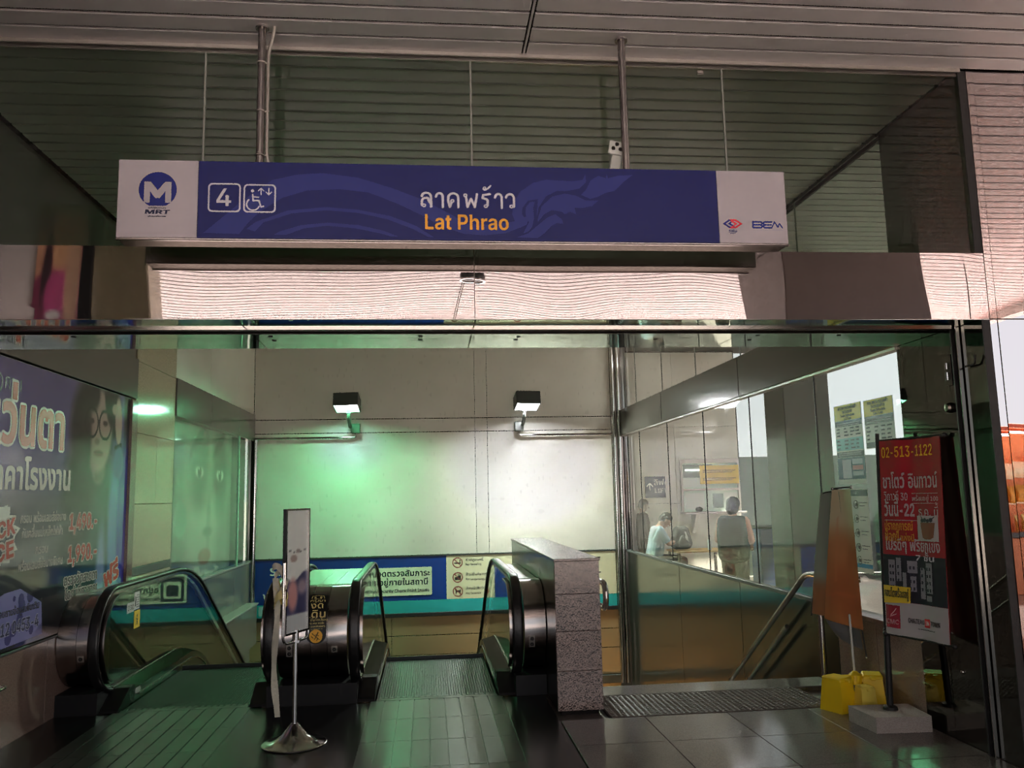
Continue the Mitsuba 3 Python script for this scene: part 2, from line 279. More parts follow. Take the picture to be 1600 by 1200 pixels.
# ---------------------------------------------------------------- lettering (outlines in units of 1/300 em)
GLYPHS = {}
for _line in """ก184|+18,124 23,138 36,153 52,162 65,166 80,168 113,166 131,160 142,153 156,135 161,114 161,0 125,0 124,116 120,126 113,133 95,139 70,136 58,127 55,119 56,115 84,101 82,85 68,81 58,67 57,0 21,0 21,63 23,72 31,85 48,96 18,108
ข171|+15,160 31,166 54,167 66,163 74,156 79,142 79,127 76,116 59,85 58,48 62,37 68,30 79,26 92,26 104,31 112,46 112,165 148,165 148,43 144,27 133,11 118,2 108,-1 75,-3 50,3 32,17 23,38 22,78 28,97 45,122 46,132 39,140 32,140 22,136
ค190|+23,112 25,124 33,143 44,155 59,163 85,168 105,168 131,163 147,154 158,141 166,117 167,0 131,0 130,114 126,124 120,132 101,139 79,137 72,134 63,124 59,111 59,76 62,75 67,83 78,89 107,91 107,63 80,61 64,50 59,35 59,0 23,0
ง166|+1,165 37,165 78,30 94,34 106,48 115,74 116,99 111,118 102,131 85,138 69,136 62,164 75,167 105,165 122,158 137,144 147,125 151,108 151,72 146,51 138,34 120,13 110,7 90,1 50,0
จ163|+11,124 11,156 41,166 56,168 89,167 110,161 124,152 133,142 140,129 147,96 145,55 140,38 130,21 115,9 96,2 39,0 39,70 19,71 19,95 72,95 72,29 81,28 95,33 102,40 108,53 111,68 109,108 98,129 90,134 72,139 41,137
ช172|+15,160 31,166 53,167 66,163 74,156 79,142 79,127 75,114 59,85 58,48 62,37 68,30 80,26 93,26 105,31 113,46 113,95 111,102 105,108 93,110 93,130 103,131 111,136 116,148 117,165 153,165 148,134 141,125 133,120 145,110 149,97 148,37 141,19 133,10 110,-1 76,-3 53,2 43,7 32,17 26,28 22,44 22,78 30,101 44,120 46,132 44,137 38,140 21,136
ญ277|+18,124 27,145 41,157 59,165 76,168 98,168 130,159 146,145 154,128 156,115 156,54 158,47 167,36 177,32 187,32 196,35 206,42 215,62 216,165 251,165 252,10 248,-14 239,-32 220,-48 198,-55 160,-55 129,-46 129,-14 160,-25 183,-26 196,-23 207,-17 214,-6 217,5 217,20 214,21 201,8 179,1 156,2 136,11 125,25 120,44 120,113 118,121 111,132 93,139 79,139 67,135 58,128 55,120 57,115 85,102 82,84 67,81 61,75 58,66 58,30 66,23 81,25 84,1 68,-3 52,-3 33,4 26,12 22,24 22,65 27,80 35,88 50,96 18,108
ฏ186|+7,3 9,25 20,24 26,28 28,72 33,84 51,96 47,99 20,108 22,132 31,147 51,161 82,168 115,166 131,161 143,154 155,141 163,117 163,-62 132,-62 111,-46 95,-62 85,-62 80,-52 68,-44 61,-44 54,-48 51,-62 21,-62 21,-46 26,-31 35,-22 46,-17 65,-16 73,-18 83,-24 91,-34 108,-19 127,-30 127,113 121,128 111,135 97,139 78,138 66,133 58,122 57,115 87,102 87,99 84,85 71,81 64,69 63,24 57,8 47,1 34,-2 15,0
ณ277|+18,124 27,145 41,157 59,165 76,168 98,168 115,165 130,159 146,145 155,124 156,50 158,43 167,32 177,28 187,28 199,33 207,40 215,59 216,165 252,165 252,0 223,0 221,23 219,25 207,9 185,-2 156,-2 137,6 127,17 121,34 119,118 111,132 93,139 79,139 67,135 58,128 55,120 57,115 85,102 82,84 67,81 61,75 58,66 59,28 66,23 81,25 84,2 68,-3 52,-3 36,2 26,12 22,24 22,65 27,80 35,88 49,96 18,108
ด188|+16,68 16,95 20,120 28,139 41,154 55,162 82,168 106,168 133,162 152,149 161,134 164,122 165,0 129,0 129,112 125,126 113,136 102,139 86,139 70,134 62,127 56,115 52,96 52,67 58,43 73,28 80,26 100,28 103,0 89,-3 71,-3 53,1 41,8 32,17 24,31
ต193|+17,70 17,102 22,133 29,149 42,162 61,168 78,167 89,162 97,152 103,161 110,165 135,168 151,164 163,154 170,134 170,0 134,0 134,128 132,134 126,138 116,139 110,137 106,130 105,123 87,123 86,130 81,137 75,139 67,138 59,130 54,113 53,68 57,47 63,35 76,27 102,27 105,9 104,0 91,-3 73,-3 57,0 43,7 32,18 24,33
ถ184|+18,124 24,140 37,154 49,161 65,166 78,168 108,167 127,162 141,154 155,138 161,117 161,0 125,0 125,113 121,124 116,131 96,139 81,139 70,136 58,127 55,119 56,115 85,101 82,84 65,80 58,68 58,30 66,23 81,25 84,2 68,-3 52,-3 33,4 26,12 22,24 23,70 26,78 34,87 50,96 18,108
ท188|+24,165 50,165 56,140 71,158 82,164 98,168 117,168 132,165 141,161 153,151 161,137 165,119 165,0 129,0 129,112 124,125 119,131 104,137 88,136 75,130 66,118 62,108 60,98 60,0 24,0
ธ166|+17,118 17,132 21,145 32,157 47,164 70,168 99,168 121,165 141,159 141,130 102,140 72,141 57,137 53,131 53,125 57,119 66,115 122,98 143,83 150,71 153,59 152,36 144,18 135,9 124,3 97,-3 60,-2 23,7 22,75 54,75 54,29 67,24 91,23 107,28 117,40 118,54 115,63 99,73 35,94 22,105
น189|+23,165 59,165 60,49 66,36 72,32 83,28 95,28 109,33 118,40 127,61 128,165 164,165 164,0 136,0 132,24 114,5 89,-3 59,-1 47,4 35,14 26,31 23,47
บ186|+23,165 59,165 60,48 67,34 75,29 85,26 101,26 114,31 122,38 127,53 127,165 163,165 162,45 154,23 143,10 118,-1 81,-3 57,2 47,7 36,17 28,31 23,53
ป186|+23,165 59,165 59,53 64,39 75,29 85,26 108,28 122,38 127,53 127,224 163,224 163,53 158,31 143,10 118,-1 81,-3 57,2 47,7 36,17 28,31 23,53
พ213|+11,165 46,165 47,163 62,51 93,163 94,165 119,165 150,51 167,165 202,165 173,0 138,0 114,81 107,113 75,0 40,0
ฟ210|+11,165 46,165 47,163 60,53 62,52 93,165 118,165 141,85 148,52 150,51 171,224 205,224 173,0 137,0 113,81 106,113 74,0 39,0
ภ186|+6,2 9,24 22,23 27,29 27,64 32,82 41,91 51,96 20,108 22,132 30,146 40,155 53,162 80,168 116,166 129,162 143,154 157,138 163,117 163,0 127,0 127,113 123,124 118,131 98,139 74,137 60,127 57,119 58,115 87,102 84,84 71,81 64,69 63,22 58,8 50,1 37,-3 13,-1
ม189|+25,165 61,165 61,67 63,57 67,47 76,35 89,29 106,28 117,32 124,37 130,53 130,165 166,165 166,46 161,25 147,7 126,-2 94,-2 71,8 57,25 53,0 25,0
ย183|+19,57 26,76 32,82 45,88 25,103 20,114 19,133 27,152 39,162 53,167 80,168 96,165 99,162 93,137 71,140 62,137 56,129 55,115 61,105 73,100 91,99 91,76 72,75 62,71 55,59 55,46 64,31 76,26 97,25 115,31 121,39 124,48 124,165 160,166 160,47 156,29 150,18 141,9 121,0 102,-3 67,-2 48,3 33,12 25,22 19,40
ร151|+11,12 21,39 52,28 82,26 97,31 104,42 102,52 95,60 50,77 33,86 22,96 14,115 14,130 20,146 33,158 59,167 102,167 129,159 129,130 97,139 72,140 56,135 50,127 50,120 59,110 104,93 130,76 137,65 140,51 138,32 130,16 110,2 86,-3 61,-3 40,0 17,7
ล176|+13,36 13,52 16,64 23,76 33,85 61,96 117,102 117,115 112,129 104,136 96,139 73,140 61,138 27,125 27,156 58,166 97,168 121,163 131,158 142,148 149,135 153,115 153,0 117,0 116,74 81,71 65,67 52,58 49,50 50,36 58,27 69,23 91,26 95,4 93,0 77,-3 57,-3 37,2 20,16
ว151|+11,11 21,35 47,26 62,26 78,32 87,41 92,51 97,73 95,105 87,124 75,134 59,139 31,137 14,130 13,159 36,167 68,168 85,165 103,157 115,147 124,134 133,104 133,62 128,41 120,25 100,6 71,-3 37,-1 18,5 12,8
ศ193|+23,112 31,140 45,156 56,162 74,167 106,168 122,165 136,159 145,166 147,176 180,176 179,165 175,156 167,147 156,140 165,122 167,108 167,0 131,0 130,114 125,126 119,133 103,139 82,138 72,134 65,127 59,111 59,76 62,75 70,85 78,89 107,91 107,63 81,61 70,56 64,50 59,35 59,0 23,0
ษ197|+23,165 59,165 60,49 66,36 73,31 87,26 104,26 119,31 127,38 132,54 132,66 106,67 89,73 80,86 79,102 81,110 84,115 108,111 107,100 111,93 131,92 132,165 168,165 168,93 186,92 186,67 168,66 167,46 163,32 156,19 147,10 126,0 108,-3 83,-3 56,3 44,10 34,20 27,34 23,54
ส176|+13,36 13,52 16,64 23,76 33,85 61,96 117,102 117,115 112,129 104,136 96,139 73,140 61,138 27,125 27,156 53,165 73,168 104,167 124,160 131,167 133,176 166,175 161,156 145,142 151,128 153,114 153,0 117,0 116,74 81,71 65,67 52,58 49,50 50,36 58,27 69,23 91,26 95,4 93,0 77,-3 57,-3 37,2 20,16
ห181|+25,165 61,165 62,100 121,165 161,165 118,116 142,106 152,96 158,85 162,69 162,0 126,0 126,64 124,71 116,82 96,90 92,90 61,56 61,0 25,0
อ174|+16,56 17,96 85,96 85,71 53,71 52,54 55,41 63,29 78,24 90,24 104,29 112,36 118,50 121,68 121,91 118,109 113,122 104,132 84,139 65,139 42,134 23,126 23,157 58,167 100,167 125,158 144,140 152,124 157,103 157,59 147,27 139,16 128,7 112,0 95,-3 65,-2 46,4 38,9 26,22 20,35
ะ105|+12,49 17,63 23,63 44,60 43,47 50,41 92,41 92,16 39,16 30,18 16,28 12,39|+12,133 17,147 23,147 44,144 43,131 50,125 92,125 92,100 39,100 30,102 16,112 12,123
ั0|+-102,221 -97,236 -94,236 -69,232 -71,221 -63,214 11,214 11,189 -75,189 -84,191 -98,201 -102,211
า126|+4,158 25,166 58,168 82,162 98,147 104,125 104,0 68,0 68,119 65,129 57,136 47,139 27,138 4,130
ำ126|+4,159 30,167 66,167 87,159 98,147 104,125 104,0 68,0 68,119 65,129 57,136 47,139 27,138 4,129|+-86,205 -86,216 -81,228 -70,236 -59,239 -43,239 -30,235 -21,228 -16,216 -16,205 -21,193 -32,185 -43,182 -59,182 -74,187 -83,196|--65,208 -59,200 -48,198 -38,204 -37,213 -44,222 -54,223 -64,217
ิ0|+-157,204 -132,215 -25,215 -25,189 -157,189
ี0|+-157,204 -132,215 -57,215 -56,238 -24,238 -24,189 -157,189
ื0|+-158,203 -133,215 -96,215 -95,238 -70,238 -69,215 -50,215 -50,238 -25,238 -25,189 -158,189
ุ0|+-71,-23 -56,-19 -42,-19 -29,-25 -25,-34 -25,-78 -56,-78 -56,-46 -61,-41 -69,-42
ู0|+-122,-22 -94,-20 -87,-23 -81,-33 -80,-53 -75,-58 -64,-59 -60,-58 -55,-50 -55,-20 -25,-20 -26,-60 -33,-71 -47,-78 -78,-80 -92,-77 -106,-67 -110,-57 -111,-43 -120,-41
เ95|+27,165 63,164 63,31 71,24 85,26 88,1 72,-3 51,-2 39,3 29,16 27,24
แ181|+113,165 149,164 149,31 157,24 171,26 174,1 158,-3 137,-2 125,3 115,16 113,24|+27,165 63,164 63,31 71,24 85,26 89,4 85,0 72,-3 51,-2 39,3 29,16 27,24
โ99|+4,223 4,238 29,249 109,249 109,223 54,222 64,209 68,193 68,33 70,27 77,24 91,26 95,3 91,0 78,-3 53,-1 43,4 34,17 32,27 32,199 29,209 21,219
ใ94|+6,244 33,252 64,250 80,242 90,226 91,207 88,195 66,163 62,153 62,31 70,24 84,26 87,2 81,-1 71,-3 46,-1 31,10 27,19 26,155 30,168 52,196 55,203 55,212 52,219 40,224 23,223 6,217
ไ97|+-2,222 5,249 96,249 96,223 85,221 77,217 73,212 68,199 68,31 76,24 90,26 93,1 77,-3 56,-2 44,3 34,16 32,24 32,194 35,207 44,221
ๆ185|+21,104 21,126 25,145 30,154 44,165 55,168 74,167 87,161 93,153 106,165 117,168 132,168 146,164 156,155 162,137 162,-62 126,-62 125,136 120,140 111,141 103,134 102,114 80,114 80,130 77,138 65,141 58,137 54,124 56,98 66,88 81,90 87,69 87,65 75,60 56,59 37,67 27,80
็0|+-138,215 -136,236 -130,246 -120,253 -109,256 -29,256 -29,236 -100,236 -107,233 -112,224 -110,212 -103,207 -99,207 -85,221 -78,221 -75,212 -71,207 -62,206 -56,210 -54,221 -29,221 -31,202 -35,195 -45,188 -52,186 -69,187 -77,191 -84,199 -98,187 -112,188 -124,193 -132,200
่0|+-60,255 -26,255 -26,189 -60,189
้0|+-113,246 -96,253 -77,253 -69,250 -62,243 -59,235 -59,225 -63,214 -17,214 -17,189 -112,189 -112,203 -94,210 -88,219 -88,224 -93,230 -108,228
์0|+-83,196 -81,216 -69,228 -58,231 -7,231 -7,205 -46,204 -51,198 -49,186 -72,182 -79,183
!98|+24,16 24,26 27,34 32,40 43,45 55,45 63,42 69,37 74,26 74,16 71,8 66,2 55,-3 43,-3 35,0 29,5|+27,218 71,218 68,69 30,69
,81|+10,-57 22,33 64,33 38,-57
-194|+47,107 146,107 146,74 47,74
.81|+16,16 18,33 26,42 35,46 52,44 61,36 65,27 63,10 55,1 46,-3 29,-1 20,7
0194|+15,93 16,135 24,170 38,195 56,211 80,220 107,221 119,219 143,208 163,186 173,163 178,140 180,115 178,78 174,58 163,32 156,22 139,7 114,-2 88,-3 66,2 50,11 34,28 26,43 18,69|-57,89 64,57 70,45 81,36 92,32 107,33 119,39 126,48 136,76 138,124 131,160 122,176 112,183 102,186 85,184 77,180 67,167 58,137
1194|+27,0 27,34 85,35 85,180 82,181 33,146 33,185 82,219 126,219 127,35 173,34 173,0
2194|+20,162 26,184 36,199 49,210 69,219 85,222 119,220 138,213 158,197 167,182 171,166 171,150 166,132 156,115 142,98 80,36 174,35 174,0 22,0 22,31 115,121 127,140 130,161 126,172 119,181 100,188 84,187 69,179 62,167 60,153 20,153
3194|+14,60 56,60 60,47 70,38 82,33 101,32 122,40 129,49 133,61 133,71 128,84 114,97 97,102 66,102 66,131 116,183 24,184 24,219 167,219 167,188 107,127 131,124 147,117 168,96 175,78 176,56 172,40 164,26 146,10 126,1 105,-3 83,-3 65,0 45,8 29,20 17,38
4194|+10,72 92,218 133,219 53,75 114,74 115,137 154,137 154,75 182,74 182,39 154,38 154,0 115,0 114,39 11,39
5194|+18,60 59,60 62,48 70,38 84,32 100,31 114,36 126,46 133,65 132,82 127,94 110,109 99,112 83,111 68,105 60,98 22,104 33,218 162,218 162,183 68,183 62,130 64,128 75,137 87,142 114,144 131,140 143,134 156,123 169,102 174,81 172,51 159,25 141,9 121,0 105,-3 72,-1 47,9 30,24 21,40
6194|+20,61 21,86 28,109 44,138 96,215 100,219 141,219 141,216 87,137 116,138 134,134 153,123 166,107 173,87 174,61 169,41 159,24 141,8 123,0 107,-3 88,-3 72,0 55,7 34,25 24,43|-60,64 66,47 74,37 90,30 105,30 120,37 129,46 134,58 135,75 129,92 122,101 108,108 92,109 79,105 66,93 61,81
7194|+22,184 22,219 172,219 172,182 81,0 37,1 128,183
8194|+15,51 17,75 25,91 40,105 59,113 42,122 33,131 25,146 23,155 24,176 34,196 47,208 62,216 91,222 127,218 153,204 163,193 169,182 172,170 171,150 161,130 151,121 136,113 160,101 171,89 178,75 180,66 179,46 173,31 167,23 151,10 127,0 109,-3 72,-1 53,5 35,16 22,31|-58,57 62,45 73,35 90,29 104,29 121,35 129,41 135,53 136,67 132,79 120,90 108,95 91,96 74,90 65,83 59,71|-64,153 67,144 76,133 87,128 102,127 116,132 124,138 130,151 130,165 125,177 115,185 102,189 92,189 78,184 70,178 65,168
9194|+20,138 22,168 30,187 45,204 66,216 90,221 121,218 146,206 164,187 174,157 174,138 168,114 152,83 94,-1 53,-1 53,2 107,82 78,80 63,83 48,90 35,101 28,111|-59,142 65,126 72,117 86,110 102,109 114,113 128,125 133,137 134,154 129,169 122,179 107,187 91,188 79,184 66,173 60,159
:81|+16,27 20,36 29,44 46,46 55,42 63,33 65,16 61,7 52,-1 35,-3 26,1 18,10|+16,126 18,143 26,152 35,156 52,154 61,146 65,137 63,120 55,111 46,107 29,109 20,117
A222|+8,0 82,218 137,219 214,0 169,0 150,53 72,53 53,0|-82,87 138,87 110,182 108,181 94,124
B199|+21,218 126,217 152,208 167,195 174,182 177,170 177,154 174,143 163,127 139,115 153,111 166,104 178,91 185,74 186,52 183,39 174,23 163,13 141,3 123,0 21,0|-63,36 112,35 131,41 139,48 143,59 143,69 140,78 129,91 116,96 64,97|-63,127 106,126 121,131 134,146 135,162 133,168 125,178 113,183 64,184
C221|+14,96 14,122 17,143 29,174 52,201 77,215 96,220 125,221 155,214 169,207 183,196 195,181 202,167 207,145 165,145 157,165 143,177 122,184 102,183 79,172 67,158 60,141 56,120 56,98 59,80 71,54 84,42 95,37 122,34 141,40 157,53 165,73 207,73 201,49 190,31 171,13 152,3 133,-2 104,-3 74,4 56,14 37,32 30,42 20,64
D217|+21,218 109,218 129,215 160,202 183,180 194,160 199,145 203,114 202,90 198,70 188,46 179,33 161,17 144,8 117,1 21,0|-63,37 104,36 123,40 140,49 155,71 161,98 159,134 149,159 130,175 104,182 63,181
E182|+21,218 165,218 165,183 63,182 63,127 158,127 158,93 64,93 63,36 166,35 166,0 21,0
F176|+21,219 163,219 163,184 63,183 63,120 153,120 153,86 63,86 62,0 21,0
G224|+14,96 16,137 27,170 49,198 63,208 80,216 104,221 125,221 155,214 184,195 196,180 203,166 207,148 164,148 155,167 141,178 122,184 102,183 79,172 69,161 60,141 56,120 56,98 63,69 79,46 93,38 108,34 130,35 148,42 162,58 168,77 167,82 119,82 119,115 209,115 209,78 201,46 192,31 181,19 154,3 127,-3 105,-3 80,2 61,11 38,31 29,44 18,71
H224|+21,218 63,218 64,129 160,129 161,218 203,218 203,0 161,0 160,94 64,94 63,0 21,0
I141|+11,0 11,35 49,36 49,182 11,183 11,218 130,218 130,183 91,182 91,36 130,35 130,0
J175|+11,78 52,78 54,51 64,36 77,31 88,31 100,35 107,43 112,56 112,218 154,219 154,55 149,34 135,14 118,3 93,-3 65,-2 43,5 27,17 16,34 11,55
K214|+21,218 63,218 64,113 98,156 152,218 204,218 122,123 206,0 156,0 92,95 63,63 63,0 21,0
L170|+21,219 63,218 63,36 159,35 159,0 21,0
M278|+21,218 85,218 126,105 140,52 153,105 193,218 258,218 258,0 216,0 216,171 196,107 157,0 121,0 83,104 64,170 61,171 62,0 21,0
N228|+21,218 68,218 70,216 139,106 166,57 165,218 208,218 208,0 159,1 96,101 62,162 64,0 21,0
O231|+14,96 16,137 28,172 39,188 55,203 87,218 125,221 143,218 162,211 179,200 191,188 202,172 211,150 216,121 216,96 213,75 206,54 195,35 179,18 162,7 143,0 125,-3 91,-1 75,4 55,15 39,30 28,46 18,71|-56,98 62,71 71,54 80,45 93,38 108,34 135,37 149,44 159,54 171,80 174,98 174,120 168,147 159,164 146,176 135,181 108,184 93,180 80,173 72,165 62,147 56,120
P194|+21,219 115,219 141,213 155,205 166,195 176,179 181,162 182,136 179,121 169,101 156,88 138,78 122,74 63,72 62,0 21,0|-63,108 105,107 117,110 129,117 137,131 139,140 138,157 132,171 123,178 111,183 63,184
R197|+21,218 124,217 152,207 169,192 177,178 181,164 182,138 180,127 168,103 157,93 144,87 144,84 190,0 143,0 100,79 63,78 63,0 21,0|-63,114 106,113 119,116 129,121 135,129 139,141 139,154 133,170 123,178 112,182 63,183
S196|+14,66 54,66 56,56 63,44 72,38 86,33 113,33 133,42 141,56 139,73 124,84 63,101 35,117 27,126 21,139 19,148 20,170 27,187 41,203 60,214 81,220 112,221 129,218 152,208 167,195 178,174 179,157 140,157 139,164 131,177 120,183 107,186 93,186 76,181 66,173 62,163 65,148 76,138 142,118 160,108 174,94 182,76 183,54 175,30 162,15 143,4 112,-3 78,-2 55,4 37,14 23,29 15,48
T200|+12,183 12,218 188,218 188,183 121,182 121,-1 79,0 79,182
U220|+21,219 63,218 63,71 68,57 78,44 91,37 103,34 123,35 136,40 151,53 157,68 158,219 200,218 199,62 188,33 170,14 152,4 136,-1 122,-3 91,-2 74,2 55,11 34,31 26,46 21,67
W309|+7,218 53,218 81,103 91,48 102,100 133,219 177,218 217,50 219,52 228,105 255,217 256,219 301,219 243,0 194,0 154,160 143,109 114,0 66,0
Y216|+88,83 8,219 56,219 109,122 161,219 209,219 130,84 130,0 88,0
a173|+11,38 11,54 14,66 28,83 52,93 103,100 111,104 113,110 109,126 103,131 91,135 75,134 66,130 56,121 54,115 16,122 22,137 31,148 42,156 59,163 76,166 96,166 119,161 131,155 143,145 150,134 154,119 154,0 115,0 114,21 102,8 84,-1 74,-3 46,-1 32,5 22,13 14,26|-51,43 54,35 67,27 83,26 97,31 107,39 111,47 113,75 63,65 53,56
b188|+19,218 61,218 62,139 75,155 84,161 96,165 114,166 129,163 142,157 155,146 164,133 172,113 175,94 173,55 163,28 155,17 139,4 117,-3 94,-2 76,7 61,25 60,0 19,0|-60,70 67,48 82,33 91,30 102,30 117,36 129,54 133,70 132,99 123,121 113,129 102,133 91,133 76,127 66,114 62,103
c175|+12,70 13,100 18,119 24,131 39,149 62,162 81,166 101,166 120,162 142,150 153,138 159,127 163,113 124,106 119,119 111,128 98,133 84,133 73,129 64,121 56,103 54,94 56,60 65,41 78,32 98,30 110,35 121,46 125,58 163,51 159,36 148,19 138,10 123,2 101,-3 81,-3 65,0 49,7 39,14 25,30 15,53
d188|+12,69 12,94 15,113 23,133 34,148 53,161 66,165 84,166 107,159 115,153 126,139 127,218 169,218 169,0 128,0 127,25 113,8 100,0 88,-3 71,-3 55,1 37,12 26,25 16,47|-54,70 61,48 75,33 96,30 110,35 118,43 124,55 128,73 126,102 121,115 115,124 96,133 85,133 70,127 62,117 56,103
e178|+12,70 13,100 24,131 39,149 65,163 80,166 99,166 121,161 136,153 148,142 162,116 166,95 166,71 53,70 54,60 62,42 73,33 82,30 99,29 108,31 121,39 126,49 163,42 154,22 144,12 123,1 103,-3 82,-3 57,3 44,10 29,24 23,33 16,49|-55,108 55,98 125,98 126,104 120,119 111,129 101,133 85,134 71,129 62,122
f117|+2,132 2,164 32,164 34,197 38,206 48,218 60,225 76,229 94,229 114,225 107,193 87,195 81,193 73,181 74,164 108,164 108,132 73,131 73,-1 32,-1 32,131
g188|+12,70 13,103 18,122 29,142 44,156 67,165 92,165 113,155 127,138 128,164 169,164 169,-9 161,-34 142,-53 116,-63 79,-65 52,-59 34,-49 24,-38 18,-25 50,-15 53,-15 65,-28 83,-34 103,-33 120,-25 126,-15 128,-7 128,28 124,29 111,11 94,3 70,2 54,6 38,15 24,31 15,52|-54,71 60,52 72,39 85,34 96,34 111,39 120,49 128,74 125,106 116,123 106,130 96,133 81,132 69,126 62,117 55,100
h185|+19,218 60,218 61,138 79,158 102,166 118,166 131,163 144,156 154,146 163,128 166,109 166,0 124,0 124,104 119,119 110,127 99,131 88,131 77,127 67,119 62,108 61,0 19,0
i80|+17,203 17,212 20,219 27,226 35,229 45,229 53,226 60,219 63,212 63,203 60,196 53,189 45,186 35,186 27,189 20,196|+19,164 61,164 61,0 19,0
k173|+19,219 61,218 62,99 119,164 167,164 106,92 170,0 122,0 74,67 61,54 61,0 19,0
l91|+19,219 61,218 61,41 68,32 82,33 88,8 88,2 86,1 57,-1 40,3 26,14 21,24 19,34
m271|+19,164 58,164 60,138 75,157 87,164 98,167 117,166 125,163 136,154 147,134 163,155 182,165 208,167 220,164 233,157 245,143 252,120 252,0 210,0 210,111 206,121 201,127 188,132 174,131 168,128 159,120 156,112 155,0 115,0 115,110 110,123 102,129 94,132 85,132 73,128 64,118 61,108 61,0 19,0
n185|+19,164 59,164 60,137 76,156 86,162 101,166 118,166 131,163 144,156 154,146 163,128 166,109 166,0 124,0 124,104 119,119 110,127 99,131 88,131 77,127 67,119 62,108 61,0 19,0
o183|+12,70 13,100 18,119 24,131 43,152 69,164 101,166 132,157 154,138 167,112 171,77 169,59 163,40 146,16 132,6 117,0 101,-3 74,-2 57,3 43,11 31,22 21,37|-54,70 61,48 74,34 84,30 98,30 111,35 119,43 125,55 129,73 128,97 120,119 108,130 98,133 84,133 70,127 62,117 56,103
p187|+19,164 59,164 60,137 74,155 87,163 99,166 116,166 132,162 150,151 161,138 173,107 175,77 171,49 162,28 146,10 126,0 99,-2 78,6 70,13 63,25 60,25 60,-61 19,-61|-59,75 63,56 69,44 77,36 91,31 101,31 115,36 124,45 129,56 133,74 132,98 123,121 113,129 103,133 89,133 75,127 67,118 62,106
r120|+19,164 59,164 60,138 67,150 81,162 94,166 115,164 115,129 91,130 83,128 67,117 61,103 61,0 19,0
s167|+13,45 52,51 54,43 63,33 78,28 91,28 102,31 113,42 113,50 104,60 50,73 34,81 23,92 17,109 17,123 23,140 34,152 48,160 61,164 95,166 120,160 131,154 143,142 151,123 114,117 111,125 101,133 80,136 65,131 59,122 59,114 68,104 128,89 140,82 149,73 155,57 154,38 147,23 135,11 120,3 102,-2 72,-3 55,0 35,9 22,21 15,34
t108|+3,132 3,164 26,165 26,203 68,203 68,164 98,164 98,132 68,131 68,41 71,34 78,31 97,32 102,1 86,-2 60,-1 46,4 35,13 29,23 26,36 26,131
u185|+19,164 61,164 62,54 67,43 75,37 86,33 96,33 112,39 119,48 123,58 124,164 166,164 166,0 126,0 125,28 107,7 96,1 83,-2 67,-2 51,2 32,16 23,32 19,50
v178|+5,164 49,164 89,37 129,164 173,164 112,0 65,1
w253|+6,164 49,164 77,43 108,164 146,164 176,44 204,164 248,164 200,1 157,0 127,112 96,0 54,0
x172|+7,1 59,84 10,164 55,164 86,107 119,164 163,164 113,83 165,0 121,0 86,61 51,0
y179|+5,164 49,164 80,71 88,39 130,164 173,164 101,-27 92,-42 83,-51 65,-60 35,-62 18,-58 27,-27 49,-29 57,-26 64,-15 67,0""".split('\n'):
    _ch, _rest = _line[0], _line[1:].split('|')
    _outer, _g = [], []
    for _c in _rest[1:]:
        if not _c: continue
        _pts = [tuple(map(float, q.split(','))) for q in _c[1:].split()]
        if _c[0] == '+': _g.append([_pts, []])
        else: _g[-1][1].append(_pts)
    GLYPHS[_ch] = (float(_rest[0]), unary_union([Polygon(a, h).buffer(0) for a, h in _g]))
UPPER, TONE = '\u0e31\u0e34\u0e35\u0e36\u0e37\u0e47', '\u0e48\u0e49\u0e4a\u0e4b\u0e4c'

def text(s, h, align='l', bold=0.0, squeeze=1.0, slant=0.0, at=(0, 0)):
    """Lettering as a 2-D shape: capitals (and Thai bodies) about h tall, standing on at."""
    thai = any('\u0e00' < c < '\u0e7f' for c in s)
    k = h / (168.0 if thai else 218.0)
    x, out, prev = 0.0, [], ''
    for c in s:
        if c == ' ' or c not in GLYPHS:
            x += 75
            prev = c
            continue
        adv, g = GLYPHS[c]
        kk = 168.0 / 218.0 if (thai and c < '\u0e00') else 1.0
        lift = 62 if (c in TONE and prev in UPPER) else 0
        if not g.is_empty:
            out.append(affinity.affine_transform(g, [kk * 1.1 if kk < 1 else 1, 0, 0, kk * 1.1 if kk < 1 else 1, x, lift]))
        x += adv * (kk * 1.1 if kk < 1 else 1)
        prev = c
    g = unary_union(out)
    if bold: g = g.buffer(bold * 300, quad_segs=2)
    off = {'l': 0, 'c': -x / 2, 'r': -x}[align]
    return affinity.affine_transform(g, [k * squeeze, k * slant, 0, k, off * k * squeeze + at[0], at[1]])

def lines_of(x0, x1, ys, w, frac=None):
    """Small print too fine to read: thin bars."""
    return unary_union([rect(x0, x0 + (x1 - x0) * (frac[i % len(frac)] if frac else 1), y - w / 2, y + w / 2) for i, y in enumerate(ys)])

def art(key, frame, x0, x1, y0, y1, nx, ny, fn, d0=0.001, m='print'):
    """A printed picture: a fine sheet whose vertices carry the ink colour fn(u, v) (sRGB 0-255)."""
    u, v = np.meshgrid(np.linspace(0, 1, nx), np.linspace(0, 1, ny))
    P = np.stack([x0 + (x1 - x0) * u, y0 + (y1 - y0) * v, np.full_like(u, d0)], -1).reshape(-1, 3)
    i, j = np.meshgrid(np.arange(nx - 1), np.arange(ny - 1))
    a = (j * nx + i).ravel()
    F = np.vstack([np.stack([a, a + 1, a + nx + 1], 1), np.stack([a, a + nx + 1, a + nx], 1)])
    c = np.clip(fn(u.ravel(), v.ravel()), 0, 255) / 255.0
    c = np.where(c <= 0.04045, c / 12.92, ((c + 0.055) / 1.055) ** 2.4)
    return add(key, trimesh.Trimesh(frame(P), F, process=False), m, smooth=False, color=c)

